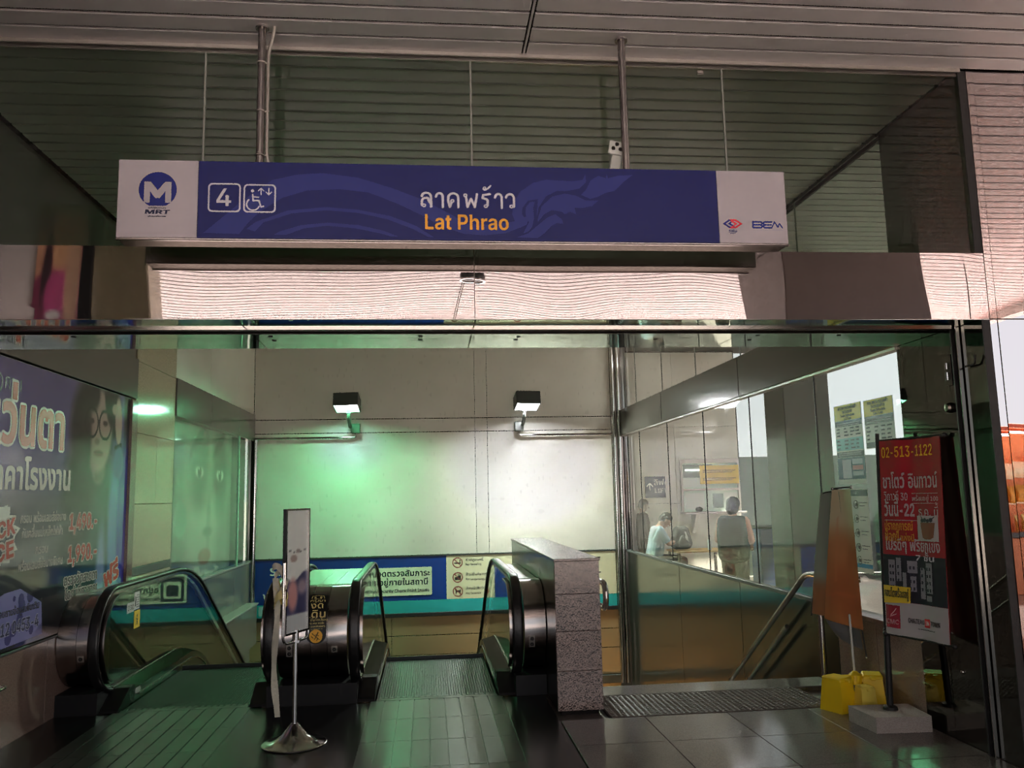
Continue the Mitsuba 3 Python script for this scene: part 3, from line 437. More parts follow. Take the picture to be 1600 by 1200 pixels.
def sst(a, b, x):
    t = np.clip((x - a) / (b - a), 0, 1)
    return t * t * (3 - 2 * t)
def blob(u, v, cu, cv, ru, rv, soft=0.25, ang=0.0):
    ca, sa = math.cos(ang), math.sin(ang)
    du, dv = u - cu, v - cv
    r = np.sqrt(((ca * du + sa * dv) / ru) ** 2 + ((-sa * du + ca * dv) / rv) ** 2)
    return 1 - sst(1 - soft, 1 + soft, r)
def over(c, rgb, a):
    return c * (1 - a[:, None]) + np.array(rgb, float) * a[:, None]

# ================================================================ the setting
XL, XR, YF, YB, YW, H = -2.85, 3.35, 4.63, 5.55, 14.1, 4.2
ZB, ZT = 2.60, 3.01                       # under side and top of the beam ring
JX = 0.59                                 # joint across the front ceiling

# ---- floor
struct('floor', 'polished dark grey stone floor of large square tiles')
P_, G_ = 0.6125, 0.005
xs = [JX + 0.345 + P_ * k for k in range(-8, 6)]
ys = [6.15 - P_ * k for k in range(0, 8)]
tile_mesh = {}
def floor_tile(x0, x1, y0, y1, m='floor_stone'):
    add('floor__tile', bx(x0 + G_ / 2, x1 - G_ / 2, y0 + G_ / 2, y1 - G_ / 2, -0.03, 0.0, 0.0015), m)
for i, x in enumerate(xs[:-1]):
    for j, y in enumerate(ys):
        a, b = x, min(xs[i + 1], 4.9)
        if y - P_ < 3.2: continue
        if b <= XL: continue
        a = max(a, XL)
        if b > 0.94 and a < 3.30: floor_tile(a, min(b, 3.345), y - P_, y)
        elif y <= 5.5 and a > 3.4: floor_tile(a, b, y - P_, y)
add('floor__slab', cat(bx(-9, 12, -3.4, 4.4, -0.3, -0.034), bx(XL, 0.94, 4.4, 6.95, -0.3, -0.034), bx(0.94, XR, 4.4, 7.10, -0.3, -0.034), bx(3.45, 12, 4.4, 15.4, -0.3, 0.0)), 'floor_stone')
add('floor__slab', bx(-9, 12, -3.4, 3.08, -0.034, 0.0), 'floor_stone')
# black floor strips beside the escalator landings
for a, b in ((XL, -2.40), (-1.40, -0.455), (0.585, 0.925)):
    add('floor__dark_strip', bx(a, b, 4.42, 6.93, -0.03, 0.001, 0.001), 'black_gloss')
add('floor__dark_strip', bx(XL, 0.93, 3.10, 4.41, -0.03, 0.0, 0.001), 'black_gloss')
# stone edge strip at the head of the stairs, then the treads going down
add('floor__nosing', bx(1.31, XR - 0.01, 6.80, 7.12, -0.05, 0.004, 0.006), 'floor_stone')
# studded warning strip
for k in range(5):
    x0 = 1.31 + k * 0.335
    v = [bx(x0 + 0.002, x0 + 0.333, 6.17, 6.795, -0.02, 0.002, 0.001)]
    for i in range(8):
        for j in range(15):
            cx, cy = x0 + 0.021 + i * 0.0418, 6.195 + j * 0.0415
            v.append(bx(cx - 0.013, cx + 0.013, cy - 0.009, cy + 0.009, 0.0, 0.008, 0.003))
    add('floor__warning_tile', cat(*v), 'tactile')

struct('stair_flight', 'stone stairs going down beside the escalators')
for k in range(1, 19):
    add('stair_flight__step', bx(1.31, XR - 0.02, 7.10 + 0.30 * (k - 1), 7.10 + 0.30 * k + 0.02, -0.165 * k - 0.16, -0.165 * k, 0.004), 'floor_stone')
struct('floor_002', 'floor of the lower passage')
add('floor_002__slab', bx(XL, XR, 9.0, YW, -4.3, -4.2), 'floor_stone')

# ---- pavement outside, behind the viewer
struct('floor_003', 'light street paving in front of the station')
add('floor_003__slab', bx(-40, 40, -45, -3.4, -0.3, -0.02), 'paving')
add('floor_003__side', bx(12, 40, -3.4, 30, -0.3, -0.02), 'paving')

# ---- ceiling of metal planks
struct('ceiling', 'metal plank ceiling with a double joint')
PITCH_, GAP_ = 0.15, 0.024
def plank(x0, x1, y):
    dz = rng.uniform(-0.0012, 0.0012)
    add('ceiling__plank', bx(x0, x1, y + GAP_ / 2, y + PITCH_ - GAP_ / 2, H + dz, H + 0.016 + dz, 0.003), 'plank' if rng.random() < 0.6 else 'plank_b')
n_front = 53
for k in range(n_front):
    y = YF - PITCH_ * (k + 1) - 0.012
    plank(-7.0, JX - 0.016, y)
    plank(JX + 0.016, 8.6 if y < 1.95 else 6.4, y)
for k in range(63):
    y = YF + 0.04 + PITCH_ * k
    if y > YW - 0.02: break
    plank(XL + 0.03, XR - 0.02, y)
    plank(XR + 0.06, 7.0, y)
add('ceiling__joint_strip', cat(bx(JX - 0.006, JX + 0.006, YF - PITCH_ * n_front, YF - 0.02, H, H + 0.02)), 'plank')
add('ceiling__backing', cat(bx(-7.2, 8.7, YF - PITCH_ * n_front - 0.1, 2.0, H + 0.03, H + 0.25), bx(-7.2, 6.5, 2.0, YF + 0.02, H + 0.03, H + 0.25), bx(XL, 7.1, YF + 0.02, 15.3, H + 0.03, H + 0.25)), 'void_dark')
struct('trim_1', 'thin aluminium edge trim where the ceiling meets the glass')
add('trim_1__angle', cat(bx(XL, XR, YF - 0.03, YF - 0.018, H - 0.022, H + 0.01, 0.002), bx(XL, XR, YF + 0.012, YF + 0.03, H - 0.03, H + 0.02)), 'alu')
struct('trim_2', 'canopy edge above the street')
add('trim_2__edge', cat(bx(-7.2, 8.8, YF - PITCH_ * n_front - 0.35, YF - PITCH_ * n_front - 0.1, H - 0.12, H + 0.6), bx(8.6, 8.8, YF - PITCH_ * n_front - 0.35, 2.0, H - 0.12, H + 0.6), bx(6.4, 6.6, 2.0, YF, H - 0.12, H + 0.6), bx(7.0, 7.2, YF, 15.3, H - 0.1, H + 0.5)), 'alu')

# ---- header beam: mirror-polished steel, slightly wavy sheets
struct('wall_header', 'mirror-polished steel header over the entrance')
def wavy(frame, x0, x1, y0, y1, nx, ny, seed, amp, d0=0.0, stretch=(1.0, 1.6)):
    r2 = np.random.default_rng(seed)
    u, v = np.meshgrid(np.linspace(x0, x1, nx), np.linspace(y0, y1, ny))
    w = np.zeros_like(u)
    for _ in range(9):
        L = r2.uniform(0.45, 2.2)
        a = r2.uniform(-0.55, 0.55)
        w += r2.uniform(-1, 1) * (L / 1.2) * np.sin(2 * math.pi * (u * math.cos(a) * stretch[0] + v * math.sin(a) * stretch[1]) / L + r2.uniform(0, 6.3))
    P = np.stack([u, v, d0 + amp * w], -1).reshape(-1, 3)
    i, j = np.meshgrid(np.arange(nx - 1), np.arange(ny - 1))
    a = (j * nx + i).ravel()
    F = np.vstack([np.stack([a, a + 1, a + nx + 1], 1), np.stack([a, a + nx + 1, a + nx], 1)])
    return trimesh.Trimesh(frame(P), F, process=False)
seams = [-2.80, 0.276, 3.398]
for k in range(2):
    add('wall_header__mirror_panel', wavy(FRONT(YF), seams[k] + 0.002, seams[k + 1] - 0.002, ZB, ZT, 150, 22, 31 + k, 0.0009, 0.006), 'mirror_steel', smooth=True)
add('wall_header__core', bx(XL - 0.3, 3.396, YF + 0.004, YB - 0.01, ZB + 0.012, ZT), 'steel_dark')
add('wall_header__edge_strip', bx(XL, 3.398, YF - 0.005, YF + 0.004, ZB - 0.004, ZB + 0.004, 0.001), 'chrome')
DOWN = Frame((0, 0, ZB), (1, 0, 0), (0, -1, 0))      # under side; y is minus the room's y
for a, b in ((-2.84, -1.05), (-1.042, 0.276), (0.284, 2.0), (2.008, 3.34)):
    add('wall_header__soffit_panel', wavy(DOWN, a, b, -4.865, -YF - 0.002, 60, 8, int(50 + a * 7), 0.00012, 0.0), 'soffit_steel', smooth=True)
    add('wall_header__soffit_panel', wavy(DOWN, a, b, -5.20, -5.01, 60, 8, int(80 + a * 7), 0.00012, 0.0), 'soffit_steel', smooth=True)
    add('wall_header__soffit_panel', wavy(DOWN, a, b, -YB, -5.207, 60, 10, int(90 + a * 7), 0.00012, 0.0), 'soffit_steel', smooth=True)
add('wall_header__shutter_slot', cat(bx(XL, XR, 4.865, 4.872, ZB - 0.012, ZB + 0.05), bx(XL, XR, 5.003, 5.010, ZB - 0.012, ZB + 0.05)), 'steel')
add('wall_header__shutter_bar', bx(XL, XR, 4.90, 4.975, ZB - 0.002, ZB + 0.03, 0.008), 'black_matte')
for x, y in ((-2.1, 5.13), (-0.95, 5.263), (-0.95, 5.13), (-0.036, 5.126), (-0.037, 5.253), (0.582, 5.153), (0.575, 5.255), (1.498, 5.252), (2.146, 5.13), (2.15, 5.283), (2.7, 5.13)):
    add('wall_header__bolt', lathe([(0, -0.004), (0.012, -0.004), (0.015, 0.0), (0.015, 0.004), (0, 0.004)], (x, y, ZB - 0.001), 12), 'black_matte')

# ---- glass above the header, front and right
struct('window_1', 'tinted glass panes between header and ceiling')
pj = [XL + 0.01, -1.25, 0.274, 1.816, XR - 0.005]
for a, b in zip(pj[:-1], pj[1:]):
    add('window_1__pane', trimesh.Trimesh(FRONT(YF + 0.02)(np.array([[a + 0.005, ZT, 0], [b - 0.005, ZT, 0], [b - 0.005, H, 0], [a + 0.005, H, 0]], float)), [[0, 1, 2], [0, 2, 3]]), 'transom_pane')
for x in pj[1:-1]:
    add('window_1__silicone_joint', bx(x - 0.005, x + 0.005, YF + 0.014, YF + 0.026, ZT, H - 0.02), 'joint_grey')
add('window_1__clip', bx(1.66, 1.70, YF + 0.005, YF + 0.03, H - 0.07, H - 0.045, 0.004), 'alu')
struct('window_2', 'glass panes above the right hand beam')
for a, b in ((YB, 7.0), (7.0, 8.5), (8.5, 10.0), (10.0, 11.5), (11.5, 13.0), (13.0, YW)):
    add('window_2__pane', trimesh.Trimesh(RIGHT(XR)(np.array([[-b + 0.004, 3.03, 0], [-a - 0.004, 3.03, 0], [-a - 0.004, H, 0], [-b + 0.004, H, 0]], float)), [[0, 1, 2], [0, 2, 3]]), 'pane')
    add('window_2__mullion', bx(XR - 0.006, XR + 0.006, b - 0.006, b + 0.006, 3.03, H), 'joint_grey')
struct('trim_3', 'double dark edge strip along the right side of the ceiling')
add('trim_3__strip', cat(bx(XR - 0.035, XR - 0.022, YB, YW, H - 0.03, H + 0.01), bx(XR + 0.02, XR + 0.04, YB, YW, H - 0.03, H + 0.01)), 'black_matte')

# ---- right hand jamb of polished steel and mirror column in front
struct('wall_jamb_right', 'polished dark steel jamb at the right of the entrance')
JB = RIGHT(XR)
add('wall_jamb_right__panel', wavy(JB, -4.83, -YF - 0.002, 0.0, H, 6, 60, 5, 0.0003), 'jamb_steel', smooth=True)
add('wall_jamb_right__panel', wavy(JB, -5.25, -4.91, 0.0, H, 8, 60, 6, 0.0006), 'jamb_steel', smooth=True)
add('wall_jamb_right__panel', wavy(JB, -YB, -5.256, 0.0, H, 8, 60, 8, 0.0004), 'jamb_steel', smooth=True)
add('wall_jamb_right__core', bx(XR + 0.004, XR + 0.05, YF + 0.004, YB, 0, H), 'steel_dark')
add('wall_jamb_right__edge', bx(XR - 0.001, XR + 0.05, YF - 0.002, YF + 0.006, 0, H, 0.001), 'black_matte')
add('wall_jamb_right__back_face', bx(XR - 0.001, XR + 0.4, YB, YB + 0.01, 0, H), 'jamb_steel')
add('wall_jamb_right__shutter_guide', bx(XR - 0.030, XR, 4.842, 4.850, 0, ZB, 0.002), 'chrome')
add('wall_jamb_right__shutter_guide', bx(XR - 0.030, XR, 4.895, 4.910, 0, ZB, 0.003), 'black_matte')
add('wall_jamb_right__guide_slot', bx(XR - 0.008, XR + 0.002, 4.850, 4.895, 0, ZB), 'black_matte')
struct('wall_column_right', 'mirror-polished steel column right of the entrance')
COL = FRONT(YF)
for a, b, c, d, s in ((3.402, 3.448, ZB + 0.004, H, 11), (3.452, 4.6, ZB + 0.004, H, 12), (3.402, 3.448, 0.0, ZB - 0.004, 13), (3.452, 4.6, 0.0, ZB - 0.004, 14)):
    add('wall_column_right__mirror_panel', wavy(COL, a, b, c, d, max(6, int((b - a) * 40)), 90, s, 0.0009, 0.003, (1.2, 0.8)), 'mirror_steel', smooth=True)
add('wall_column_right__core', bx(3.40, 4.6, YF + 0.006, YB, 0, H), 'steel_dark')

# ---- right side: beam, glass, dado
struct('wall_right', 'grey beam and polished dado of the right side of the stair hall')
for a, b in ((YB, 8.53), (8.545, 11.5), (11.515, YW)):
    add('wall_right__beam_panel', bx(XR - 0.03, XR + 0.09, a, b, ZB, 3.03, 0.003), 'beam_panel')
add('wall_right__beam_channel', bx(XR - 0.02, XR + 0.05, YB, YW, ZB - 0.025, ZB, 0.003), 'alu')
for a, b in ((6.75, 8.9), (8.91, 11.1), (11.11, YW)):
    add('wall_right__dado_panel', bx(XR, XR + 0.08, a, b, -4.2, 0.62, 0.002), 'dado_panel')
for a, b in ((YB, 6.14), (6.146, 6.744)):
    add('wall_right__granite_slab', bx(XR, XR + 0.16, a, b, 0.0, 0.585, 0.002), 'granite_brown')
    add('wall_right__granite_slab', bx(XR - 0.015, XR + 0.16, a, b, 0.589, 0.625, 0.004), 'granite_brown')
add('wall_right__rail', bx(XR - 0.012, XR + 0.06, 6.75, YW, 0.62, 0.66, 0.006), 'housing_dark')
struct('window_3', 'tall glass panes between the stair hall and the bright concourse')
gj = [YB + 0.02, 6.884, 8.37, 9.853, 11.393, 12.94, YW - 0.1]
for a, b in zip(gj[:-1], gj[1:]):
    add('window_3__pane', trimesh.Trimesh(RIGHT(XR + 0.01)(np.array([[-b + 0.003, 0.65, 0], [-a - 0.003, 0.65, 0], [-a - 0.003, ZB, 0], [-b + 0.003, ZB, 0]], float)), [[0, 1, 2], [0, 2, 3]]), 'pane')
for y in gj[1:-1]:
    add('window_3__silicone_joint', bx(XR + 0.004, XR + 0.016, y - 0.004, y + 0.004, 0.65, ZB), 'black_matte')

# ---- far wall
struct('wall_far', 'white far wall of square panels with thin joints')
add('wall_far__backing', bx(XL - 0.1, XR + 0.12, YW + 0.012, YW + 0.2, -4.3, H + 0.1), 'void_dark')
cols = [XL, 0.81, 1.02, 3.17]
rows = [(0.665, 2.70), (2.705, 2.93), (2.935, H)]
for a, b in zip(cols[:-1], cols[1:]):
    for c, d in rows:
        add('wall_far__panel', bx(a + 0.003, b - 0.003, YW, YW + 0.012, c + 0.003, d - 0.003, 0.001), 'white_panel')
add('wall_far__dark_rail', bx(XL, 3.2, YW - 0.02, YW + 0.01, 0.640, 0.668, 0.003), 'housing_dark')
add('wall_far__dark_rail', bx(XL, 3.2, YW - 0.03, YW + 0.01, -0.325, -0.262, 0.004), 'black_matte')
for x0, x1 in ((XL, -0.60), (-0.595, 1.0), (1.005, 3.2)):
    for z0, z1 in ((-0.622, -0.325), (-0.93, -0.628), (-1.36, -0.936), (-2.8, -1.5)):
        add('wall_far__lower_panel', bx(x0, x1 - 0.004, YW - 0.005, YW + 0.012, z0, z1 - 0.004, 0.001), 'lower_tan')
add('wall_far__ledge', bx(XL, 3.2, YW - 0.06, YW + 0.012, -1.5, -1.37, 0.004), 'housing_dark')
struct('trim_4', 'chrome corner posts between far wall and glass side')
for x in (3.20, 3.29):
    add('trim_4__post', cyl((x, YW - 0.05, -1.5), (x, YW - 0.05, H), 0.032, 20), 'chrome')
add('trim_4__post', bx(3.17, 3.36, YW - 0.02, YW + 0.05, -2.0, H, 0.003), 'steel')

# ---- left side
struct('wall_left', 'left wall with granite dado, grey beam and tan stone pier')
for a, b in ((3.0, 5.05), (5.055, 6.77), (6.775, 8.455)):
    add('wall_left__granite_slab', bx(XL - 0.15, XL, a, b, 0.0, 0.60, 0.002), 'granite_brown')
add('wall_left__dado_cap', bx(XL - 0.15, XL + 0.012, 3.0, 8.32, 0.603, 0.622, 0.004), 'housing_dark')
for a, b in ((3.0, 5.60), (5.605, 8.455)):
    add('wall_left__beam_panel', bx(XL - 0.18, XL + 0.02, a, b, 2.625, 3.02, 0.003), 'beam_panel')
for z0, z1 in ((-0.3, 0.90), (0.904, 0.985), (0.989, 1.598), (1.602, 2.296), (2.300, 3.008), (3.012, H)):
    tone = 'housing_dark' if z0 == 0.904 else 'granite_tan'
    if z0 == 1.602:
        add('wall_left__pier_slab', bx(XL - 0.15, XL + 0.004, 8.46, 9.138, z0, z1, 0.002), tone)
        add('wall_left__pier_slab', bx(XL - 0.15, XL + 0.004, 9.142, 9.745, z0, z1, 0.002), tone)
    else:
        add('wall_left__pier_slab', bx(XL - 0.15, XL + 0.004, 8.46, 9.745, z0, z1, 0.002), tone)
add('wall_left__upper_panel', bx(XL - 0.15, XL - 0.01, 3.0, 8.455, 3.03, H), 'beam_panel')
for a, b in ((9.75, 11.3), (11.305, 12.9), (12.905, YW)):
    add('wall_left__upper_panel', bx(XL - 0.15, XL - 0.005, a, b, 3.03, H, 0.002), 'white_panel')
    add('wall_left__beam_panel', bx(XL - 0.18, XL + 0.02, a, b, 2.585, 3.02, 0.003), 'beam_panel')
    add('wall_left__parapet_panel', bx(XL - 0.15, XL, a, b, -4.2, 0.62, 0.003), 'beam_panel')
add('wall_left__parapet_cap', bx(XL - 0.15, XL + 0.015, 9.75, YW, 0.623, 0.655, 0.005), 'alu')
add('wall_left__ledge', bx(XL, -2.68, 9.6, 13.75, -0.6, 0.0, 0.004), 'beam_panel')
add('wall_left__ledge', bx(XL, -2.66, 9.6, 13.78, -0.002, 0.02, 0.004), 'alu')
add('wall_left__outer_wall', cat(bx(XL - 0.3, XL - 0.2, 3.0, YW + 0.2, -4.2, H + 0.25), bx(XL - 0.3, XL + 0.02, YF + 0.02, YW + 0.2, H + 0.03, H + 0.25)), 'void_dark')
struct('window_4', 'glass panes on the left side of the escalator hall')
for a, b in ((9.75, 11.30), (11.306, 12.93)):
    add('window_4__pane', trimesh.Trimesh(LEFT(XL + 0.012)(np.array([[a, 0.65, 0], [b, 0.65, 0], [b, 2.585, 0], [a, 2.585, 0]], float)), [[0, 1, 2], [0, 2, 3]]), 'pane')
add('window_4__edge_strip', bx(XL + 0.006, XL + 0.03, 12.935, 12.965, 0.65, 2.585, 0.003), paint((170, 225, 195), 0.25))
add('window_4__pane', trimesh.Trimesh(LEFT(XL + 0.012)(np.array([[12.97, 0.65, 0], [13.85, 0.65, 0], [13.85, 2.585, 0], [12.97, 2.585, 0]], float)), [[0, 1, 2], [0, 2, 3]]), 'pane')
add('window_4__back_board', bx(XL - 0.1, XL - 0.09, 12.9, 13.9, 0.65, 2.585), 'black_matte')
struct('trim_5', 'chrome post at the far left corner')
add('trim_5__post', cyl((XL + 0.05, YW - 0.1, -0.3), (XL + 0.05, YW - 0.1, 2.6), 0.035, 20), 'chrome')

# ---- concourse beyond the right glass
struct('wall_outside_left', 'dark building wall left of the viewer outside')
add('wall_outside_left__panel', cat(bx(-5.4, -5.2, -3.4, 2.0, 0, H - 0.004), bx(-4.2, -4.05, 2.0, YF, 0, H)), 'beam_panel')
struct('wall_concourse', 'pale end wall of the concourse behind the glass')
for a, b in ((3.36, 4.55), (4.554, 5.75)):
    for c, d in ((0.0, 1.4), (1.404, 2.8), (2.804, H)):
        add('wall_concourse__panel', bx(a, b, 15.0, 15.02, c, d, 0.002), 'white_panel')
add('wall_concourse__backing', bx(3.36, 5.78, 15.03, 15.2, 0, H + 0.1), 'void_dark')

# ================================================================ the hanging station sign
t = 'station_sign'
label(t, 'long blue and white hanging station sign with white and yellow lettering', 'sign')
SY = 4.33
S = FRONT(SY)
WHITE_A, BLUE_A, INK, AMBER = paint((172, 165, 171), 0.5), paint((17, 23, 86), 0.45), paint((24, 32, 104), 0.5), paint((224, 158, 56), 0.5)
add(t + '__housing', bx(-1.588, 2.022, SY + 0.002, SY + 0.135, 2.958, 3.388, 0.004), 'steel_dark')
add(t + '__lower_edge', bx(-1.590, 2.024, SY - 0.006, SY + 0.012, 2.952, 2.966, 0.003), 'steel')
for a, b, m, nm in ((-1.588, -1.186, WHITE_A, 'white_panel'), (-1.184, 1.624, BLUE_A, 'blue_panel'), (1.626, 2.022, WHITE_A, 'white_panel')):
    k = add(f'{t}__{nm}', bx(a, b, SY - 0.003, SY + 0.004, 2.967, 3.386, 0.001), m)
S2 = FRONT(SY - 0.003)
FL = [[(0.469, 3.116), (0.479, 3.179), (0.516, 3.244), (0.587, 3.295), (0.659, 3.315), (0.739, 3.311), (0.81, 3.308), (0.864, 3.318), (0.881, 3.351), (0.883, 3.305), (0.844, 3.267), (0.781, 3.253), (0.719, 3.251), (0.656, 3.219), (0.615, 3.154), (0.602, 3.091), (0.613, 3.204), (0.559, 3.194), (0.527, 3.153), (0.522, 3.117), (0.547, 3.081), (0.538, 3.054), (0.494, 3.053)], [(0.852, 3.231), (0.88, 3.259), (0.908, 3.314), (0.954, 3.343), (0.994, 3.33), (1.0, 3.353), (1.008, 3.33), (1.063, 3.345), (1.149, 3.351), (1.098, 3.313), (1.041, 3.257), (0.996, 3.247), (0.95, 3.223), (0.905, 3.209)], [(0.609, 3.091), (0.633, 3.164), (0.692, 3.219), (0.763, 3.238), (0.825, 3.226), (0.878, 3.199), (0.949, 3.2), (0.912, 3.168), (0.858, 3.156), (0.814, 3.157), (0.822, 3.121), (0.787, 3.134), (0.76, 3.12), (0.742, 3.133), (0.689, 3.142), (0.645, 3.118), (0.608, 3.073)], [(0.492, 2.986), (0.554, 3.009), (0.608, 3.055), (0.662, 3.1), (0.706, 3.119), (0.741, 3.092), (0.749, 3.065), (0.714, 3.069), (0.687, 3.056), (0.642, 3.01), (0.606, 2.983)], [(0.528, 3.009), (0.56, 3.072), (0.543, 3.117), (0.544, 3.153), (0.567, 3.185), (0.595, 3.188), (0.586, 3.154), (0.589, 3.091), (0.577, 3.045), (0.554, 3.018)]]
BD = [[(-1.151, 2.994), (-1.066, 3.071), (-0.954, 3.174), (-0.807, 3.286), (-0.675, 3.32), (-0.541, 3.33), (-0.355, 3.308), (-0.179, 3.254), (-0.015, 3.192), (0.122, 3.119), (0.225, 3.059), (0.363, 3.054), (0.486, 3.077), (0.574, 3.117), (0.545, 3.056), (0.432, 3.008), (0.327, 2.996), (0.207, 3.002), (0.087, 3.043), (-0.009, 3.099), (-0.151, 3.168), (-0.304, 3.227), (-0.456, 3.242), (-0.624, 3.232), (-0.756, 3.188), (-0.87, 3.109), (-0.935, 3.038), (-0.97, 2.989)], [(-0.934, 3.017), (-0.886, 3.056), (-0.722, 3.121), (-0.523, 3.142), (-0.355, 3.13), (-0.186, 3.097), (-0.05, 3.045), (0.045, 2.982), (0.018, 2.982), (-0.067, 3.027), (-0.203, 3.079), (-0.355, 3.112), (-0.523, 3.124), (-0.705, 3.104), (-0.846, 3.053), (-0.891, 3.004)], [(-0.793, 2.987), (-0.763, 3.005), (-0.655, 3.041), (-0.515, 3.057), (-0.354, 3.045), (-0.22, 3.015), (-0.145, 2.984), (-0.179, 2.983), (-0.237, 3.0), (-0.371, 3.027), (-0.515, 3.039), (-0.638, 3.024), (-0.727, 2.988)]]
swirl = unary_union([Polygon(p).buffer(0) for p in FL + BD]).intersection(sbox(-1.18, 2.972, 1.62, 3.38))
k = add(t + '__blue_panel__swirl_ornament', flat(swirl, S2, 0, 0.0006), paint((37, 44, 110), 0.45))
label(k, 'paler blue flame and wave ornament')
WH = paint((214, 210, 216), 0.5)
add(t + '__blue_panel__number_frame', flat(rect(-1.133, -0.966, 3.107, 3.265, 0.022).difference(rect(-1.125, -0.974, 3.115, 3.257, 0.016)), S2, 0.0008, 0.0012), WH)
add(t + '__blue_panel__number', flat(text('4', 0.098, 'c', -0.006, at=(-1.052, 3.139)), S2, 0.0008, 0.0012), WH)
add(t + '__blue_panel__lift_frame', flat(rect(-0.952, -0.785, 3.106, 3.262, 0.022).difference(rect(-0.944, -0.793, 3.114, 3.254, 0.016)), S2, 0.0008, 0.0012), WH)
wx, wz = -0.906, 3.15
chair_ = unary_union([disc(wx, wz + 0.075, 0.0085), stroke([(wx + 0.001, wz + 0.055), (wx + 0.004, wz + 0.022), (wx + 0.034, wz + 0.022), (wx + 0.045, wz - 0.012), (wx + 0.058, wz - 0.008)], 0.0085),
                      stroke([(wx + 0.002, wz + 0.043), (wx + 0.032, wz + 0.040)], 0.007),
                      stroke([(wx + 0.004 + 0.033 * math.cos(q), wz + 0.002 + 0.033 * math.sin(q)) for q in np.linspace(2.3, 5.9, 14)], 0.0075)])
for ax, dirn in ((-0.862, 1), (-0.822, -1)):
    z0, z1 = (3.205, 3.240) if dirn > 0 else (3.240, 3.205)
    chair_ = unary_union([chair_, stroke([(ax, z0), (ax, z1)], 0.006), stroke([(ax - 0.014, z1 - dirn * 0.014), (ax, z1), (ax + 0.014, z1 - dirn * 0.014)], 0.006)])
add(t + '__blue_panel__wheelchair_lift_symbol', flat(chair_, S2, 0.0008, 0.0012), WH)
# the looped Thai station name, drawn as strokes
def th_name(x0, z0, h, w):
    def ring(cx, cy, r): return disc(cx, cy, r, 6).difference(disc(cx, cy, r * 0.36, 5))
    out, x = [], 0.0
    def arc(cx, cy, rx, ry, a0, a1, n=12): return [(cx + rx * math.cos(math.radians(a)), cy + ry * math.sin(math.radians(a))) for a in np.linspace(a0, a1, n)]
    W = 0.145
    # lo ling
    out += [ring(0.24, 0.13, 0.13), stroke([(0.11, 0.16)] + arc(0.36, 0.42, 0.24, 0.22, 185, 60) + [(0.52, 0.45), (0.62, 0.30)], W), stroke([(0.12, 0.74)] + arc(0.38, 0.72, 0.28, 0.26, 170, 0) + [(0.66, 0.05)], W)]
    x = 0.90
    out += [stroke([(x + 0.05, 0.72)] + arc(x + 0.26, 0.72, 0.2, 0.25, 165, 0) + [(x + 0.46, 0.03)], W)]                         # sara aa
    x = 1.62
    out += [ring(x + 0.31, 0.45, 0.13), stroke([(x + 0.26, 0.34), (x + 0.16, 0.05), (x + 0.07, 0.40)] + arc(x + 0.37, 0.66, 0.30, 0.31, 190, 0) + [(x + 0.67, 0.03)], W)]   # do dek
    x = 2.62
    out += [ring(x + 0.10, 0.84, 0.13), stroke([(x + 0.14, 0.74), (x + 0.22, 0.06), (x + 0.44, 0.62), (x + 0.66, 0.06), (x + 0.80, 0.94)], W)]   # pho phan
    x = 3.70
    out += [ring(x + 0.24, 0.13, 0.13), stroke([(x + 0.34, 0.18), (x + 0.36, 0.50), (x + 0.30, 0.60), (x + 0.05, 0.68), (x + 0.10, 0.88), (x + 0.50, 0.96)], W)]          # ro ruea
    out += [ring(x + 0.18, 1.36, 0.11), stroke([(x + 0.10, 1.30), (x + 0.20, 1.22), (x + 0.40, 1.34), (x + 0.55, 1.52)], 0.11)]      # mai tho
    x = 4.45
    out += [stroke([(x + 0.05, 0.72)] + arc(x + 0.26, 0.72, 0.2, 0.25, 165, 0) + [(x + 0.46, 0.03)], W)]
    x = 5.15
    out += [ring(x + 0.34, 0.13, 0.13), stroke([(x + 0.03, 0.74)] + arc(x + 0.26, 0.70, 0.24, 0.27, 165, 0) + [(x + 0.50, 0.12)], W)]    # wo waen
    g = unary_union(out)
    b = g.bounds
    return affinity.affine_transform(g, [w / (b[2] - b[0]), 0, 0, h, x0 - b[0] * w / (b[2] - b[0]), z0])
add(t + '__blue_panel__thai_name', flat(th_name(-0.025, 3.148, 0.083, 0.512), S2, 0.0008, 0.0014), WH)
g = text('Lat Phrao', 0.0835, 'l', 0.004, at=(0, 3.026))
add(t + '__blue_panel__roman_name', flat(affinity.affine_transform(g, [0.452 / (g.bounds[2] - g.bounds[0]), 0, 0, 1, -0.002 - g.bounds[0] * 0.452 / (g.bounds[2] - g.bounds[0]), 0]), S2, 0.0008, 0.0014), AMBER)
em = disc(-1.388, 3.224, 0.0955, 16).intersection(sbox(-2, 3.137, 0, 4))
mm = Polygon([(-1.457, 3.153), (-1.457, 3.268), (-1.424, 3.268), (-1.388, 3.222), (-1.352, 3.268), (-1.319, 3.268), (-1.319, 3.153), (-1.350, 3.153), (-1.350, 3.215), (-1.376, 3.178), (-1.400, 3.178), (-1.426, 3.215), (-1.426, 3.153)])
add(t + '__white_panel__round_emblem', flat(em.difference(mm), S2, 0, 0.0015), INK)
add(t + '__white_panel__emblem_lettering', flat(unary_union([text('MRT', 0.0205, 'c', 0.02, 2.0, 0.15, at=(-1.388, 3.094)), text('รถไฟฟ้ามหานคร', 0.006, 'c', 0, 1.25, at=(-1.388, 3.122)), text('บริการรถไฟฟ้ามหานคร', 0.005, 'c', 0.01, 1.1, at=(-1.388, 3.077))]), S2, 0, 0.0015), paint((30, 32, 60), 0.5))
def diamond(cx, cz, w, h): return Polygon([(cx - w, cz), (cx - w * 0.35, cz + h), (cx + w * 0.35, cz + h), (cx + w, cz), (cx + w * 0.35, cz - h), (cx - w * 0.35, cz - h)])
lz = 3.077
